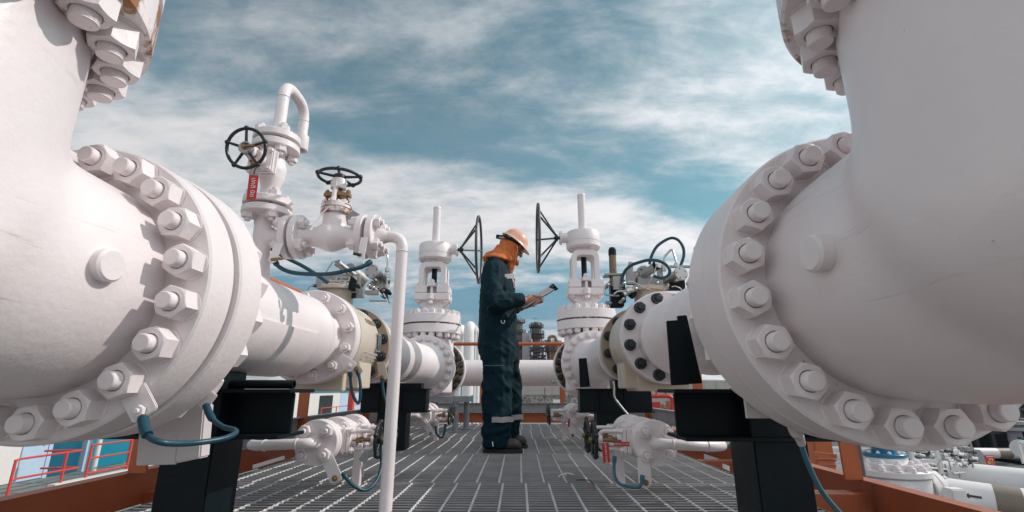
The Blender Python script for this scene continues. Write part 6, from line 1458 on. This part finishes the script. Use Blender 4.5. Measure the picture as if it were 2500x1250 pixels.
b = MB(); b.bx(at(1985, 1225, 6).x, at(2060, 1225, 6).x, 5.2, 7.0, GZ, GZ + 0.35)
b.bx(at(1985, 1225, 6).x - .1, at(2060, 1225, 6).x + .1, 5.1, 7.1, GZ + 0.352, GZ + 0.40); solo('pale_tank', b, 'pale', 'pale blue low box on the ground under the right orange beam', 'box')

# ------------------------------------------------------------------ light
SUN = V((0.78, 0.15, 0.62)).normalized()
sd = bpy.data.lights.new('sun', 'SUN'); so = bpy.data.objects.new('sun', sd); col.objects.link(so)
sd.energy = 2.7; sd.angle = R(0.6); sd.color = (1.0, 0.945, 0.89)
so.rotation_mode = 'QUATERNION'; so.rotation_quaternion = V((0, 0, 1)).rotation_difference(SUN); so.location = SUN * 40
el = math.asin(SUN.z); az = math.atan2(SUN.x, SUN.y)
w = bpy.data.worlds.new('World'); scene.world = w; w.use_nodes = True
nt = w.node_tree; N = nt.nodes; L = nt.links
bg = N['Background']
sky = N.new('ShaderNodeTexSky'); sky.sky_type = 'NISHITA'; sky.sun_disc = False; sky.sun_elevation = el; sky.sun_rotation = az
sky.altitude = 0; sky.air_density = 1.0; sky.dust_density = 1.0; sky.ozone_density = 1.0
tc = N.new('ShaderNodeTexCoord'); sep = N.new('ShaderNodeSeparateXYZ'); L.new(tc.outputs['Generated'], sep.inputs[0])
def mth(op, a, b=None, clamp=False):
    n = N.new('ShaderNodeMath'); n.operation = op; n.use_clamp = clamp
    for i, q in enumerate((a, b)):
        if q is None: continue
        if isinstance(q, (int, float)): n.inputs[i].default_value = q
        else: L.new(q, n.inputs[i])
    return n.outputs[0]
def mrange(v, a, b, c=0.0, d=1.0):
    n = N.new('ShaderNodeMapRange'); n.interpolation_type = 'SMOOTHSTEP'
    for i, q in zip(('From Min', 'From Max', 'To Min', 'To Max'), (a, b, c, d)): n.inputs[i].default_value = q
    L.new(v, n.inputs['Value']); return n.outputs[0]
def mix(f, a, b):
    n = N.new('ShaderNodeMix'); n.data_type = 'RGBA'
    for nm, q in (('Factor', f), ('A', a), ('B', b)):
        if isinstance(q, (int, float)): n.inputs[nm].default_value = q
        elif isinstance(q, tuple): n.inputs[nm].default_value = (*q, 1)
        else: L.new(q, n.inputs[nm])
    return n.outputs['Result']
zc2 = mth('MAXIMUM', sep.outputs['Z'], 0.0)
den = mth('ADD', zc2, 0.22)
pxn = mth('DIVIDE', sep.outputs['X'], den); pyn = mth('DIVIDE', sep.outputs['Y'], den)
cmb = N.new('ShaderNodeCombineXYZ'); L.new(pxn, cmb.inputs[0]); L.new(pyn, cmb.inputs[1])
def noisef(scale, detail, rough, rot, sc, loc=(0, 0, 0), dist=0.0):
    mp = N.new('ShaderNodeMapping'); mp.inputs['Rotation'].default_value = (0, 0, R(rot)); mp.inputs['Scale'].default_value = sc; mp.inputs['Location'].default_value = loc
    L.new(cmb.outputs[0], mp.inputs['Vector'])
    n = N.new('ShaderNodeTexNoise'); n.inputs['Scale'].default_value = scale; n.inputs['Detail'].default_value = detail; n.inputs['Roughness'].default_value = rough; n.inputs['Distortion'].default_value = dist
    L.new(mp.outputs[0], n.inputs['Vector']); return n.outputs['Fac']
n1 = noisef(0.9, 3, 0.5, 25, (1.0, 1.25, 1), (1.2, 3.4, 0), 0.2)       # broad banks
n2 = noisef(1.9, 10, 0.60, -24, (1.0, 2.4, 1), (4.3, 2.0, 0), 0.35)      # wisps
n3 = noisef(8.0, 8, 0.62, -40, (1.0, 1.3, 1), (1.7, 0.6, 0), 0.3)      # fine mottling
cl = mth('ADD', mth('MULTIPLY', n1, 0.9), mth('ADD', mth('MULTIPLY', n2, 0.86), mth('MULTIPLY', n3, 0.24)))
elv = mth('ADD', sep.outputs['Z'], mth('MULTIPLY', mth('SUBTRACT', n2, 0.5), 0.12))
lane = mth('ADD', mth('ADD', mth('MULTIPLY', pxn, -0.37), mth('MULTIPLY', pyn, 0.93)), mth('MULTIPLY', mth('SUBTRACT', n1, 0.5), 0.5))
clear = mth('MULTIPLY', mrange(lane, 0.92, 1.08), mrange(lane, 1.16, 1.34, 1.0, 0.0))
bank = mth('MULTIPLY', mrange(lane, 1.20, 1.42), mrange(elv, 0.19, 0.27))
gap = mth('MULTIPLY', mrange(elv, 0.135, 0.165), mrange(elv, 0.175, 0.205, 1.0, 0.0))
low = mrange(elv, 0.05, 0.14, 1.0, 0.0)
right = mth('MULTIPLY', mrange(pxn, 0.15, 0.75), mrange(lane, 0.85, 1.1, 1.0, 0.25))
bias = mth('ADD', mth('ADD', mth('MULTIPLY', bank, 0.25), mth('MULTIPLY', right, 0.22)), mth('SUBTRACT', mth('MULTIPLY', low, 0.12), mth('ADD', mth('MULTIPLY', gap, 0.12), mth('MULTIPLY', clear, 0.13))))
CL0, CL1 = 0.80, 1.36
mask = mrange(mth('ADD', cl, bias), CL0, CL1, 0.18, 0.97)
skyc = mix(1.0, sky.outputs[0], (0, 0, 0)); 
hsv = N.new('ShaderNodeMix'); hsv.data_type = 'RGBA'; hsv.blend_type = 'MULTIPLY'; hsv.inputs['Factor'].default_value = 1.0
L.new(sky.outputs[0], hsv.inputs['A']); L.new(mix(mrange(sep.outputs['Z'], 0.08, 0.34), (0.26, 0.56, 0.70), mix(mrange(sep.outputs['Z'], 0.36, 0.70), (0.38, 1.0, 0.86), (0.27, 0.80, 0.70))), hsv.inputs['B'])
blue = hsv.outputs['Result']
# sun-side brightening of the cloud
dt = N.new('ShaderNodeVectorMath'); dt.operation = 'DOT_PRODUCT'; L.new(tc.outputs['Generated'], dt.inputs[0]); dt.inputs[1].default_value = SUN
aur = mth('ADD', 1.0, mth('MULTIPLY', mth('POWER', mth('MAXIMUM', dt.outputs['Value'], 0.0), 2.0), 0.9))
vm = N.new('ShaderNodeVectorMath'); vm.operation = 'SCALE'; vm.inputs[0].default_value = (6.3, 6.45, 6.7); L.new(aur, vm.inputs['Scale'])
shade = mrange(mth('ADD', mth('MULTIPLY', n2, 0.6), mth('MULTIPLY', n3, 0.5)), 0.42, 0.68)
topd = mrange(lane, 0.70, 1.15, 0.0, 1.0)
ccol = mix(mth('ADD', mth('MULTIPLY', shade, 0.55), mth('MULTIPLY', topd, 0.45)), (4.1, 4.75, 5.1), (7.25, 7.1, 7.2))
L.new(ccol, vm.inputs[0])
# unseen cloud behind the viewer, added and brightened to fill the shaded elbow
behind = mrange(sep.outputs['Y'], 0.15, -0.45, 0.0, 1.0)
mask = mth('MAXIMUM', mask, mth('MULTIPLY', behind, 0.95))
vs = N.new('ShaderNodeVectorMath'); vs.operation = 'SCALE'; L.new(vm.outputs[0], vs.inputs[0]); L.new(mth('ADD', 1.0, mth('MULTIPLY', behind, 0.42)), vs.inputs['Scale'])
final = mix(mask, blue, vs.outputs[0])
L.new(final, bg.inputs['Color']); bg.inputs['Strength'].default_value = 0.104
scene.view_settings.view_transform = 'Standard'; scene.view_settings.look = 'None'; scene.view_settings.exposure = 0.0; scene.view_settings.gamma = 1.0
scene.render.resolution_x = 1024; scene.render.resolution_y = 512
scene.cycles.max_bounces = 8; scene.cycles.diffuse_bounces = 4
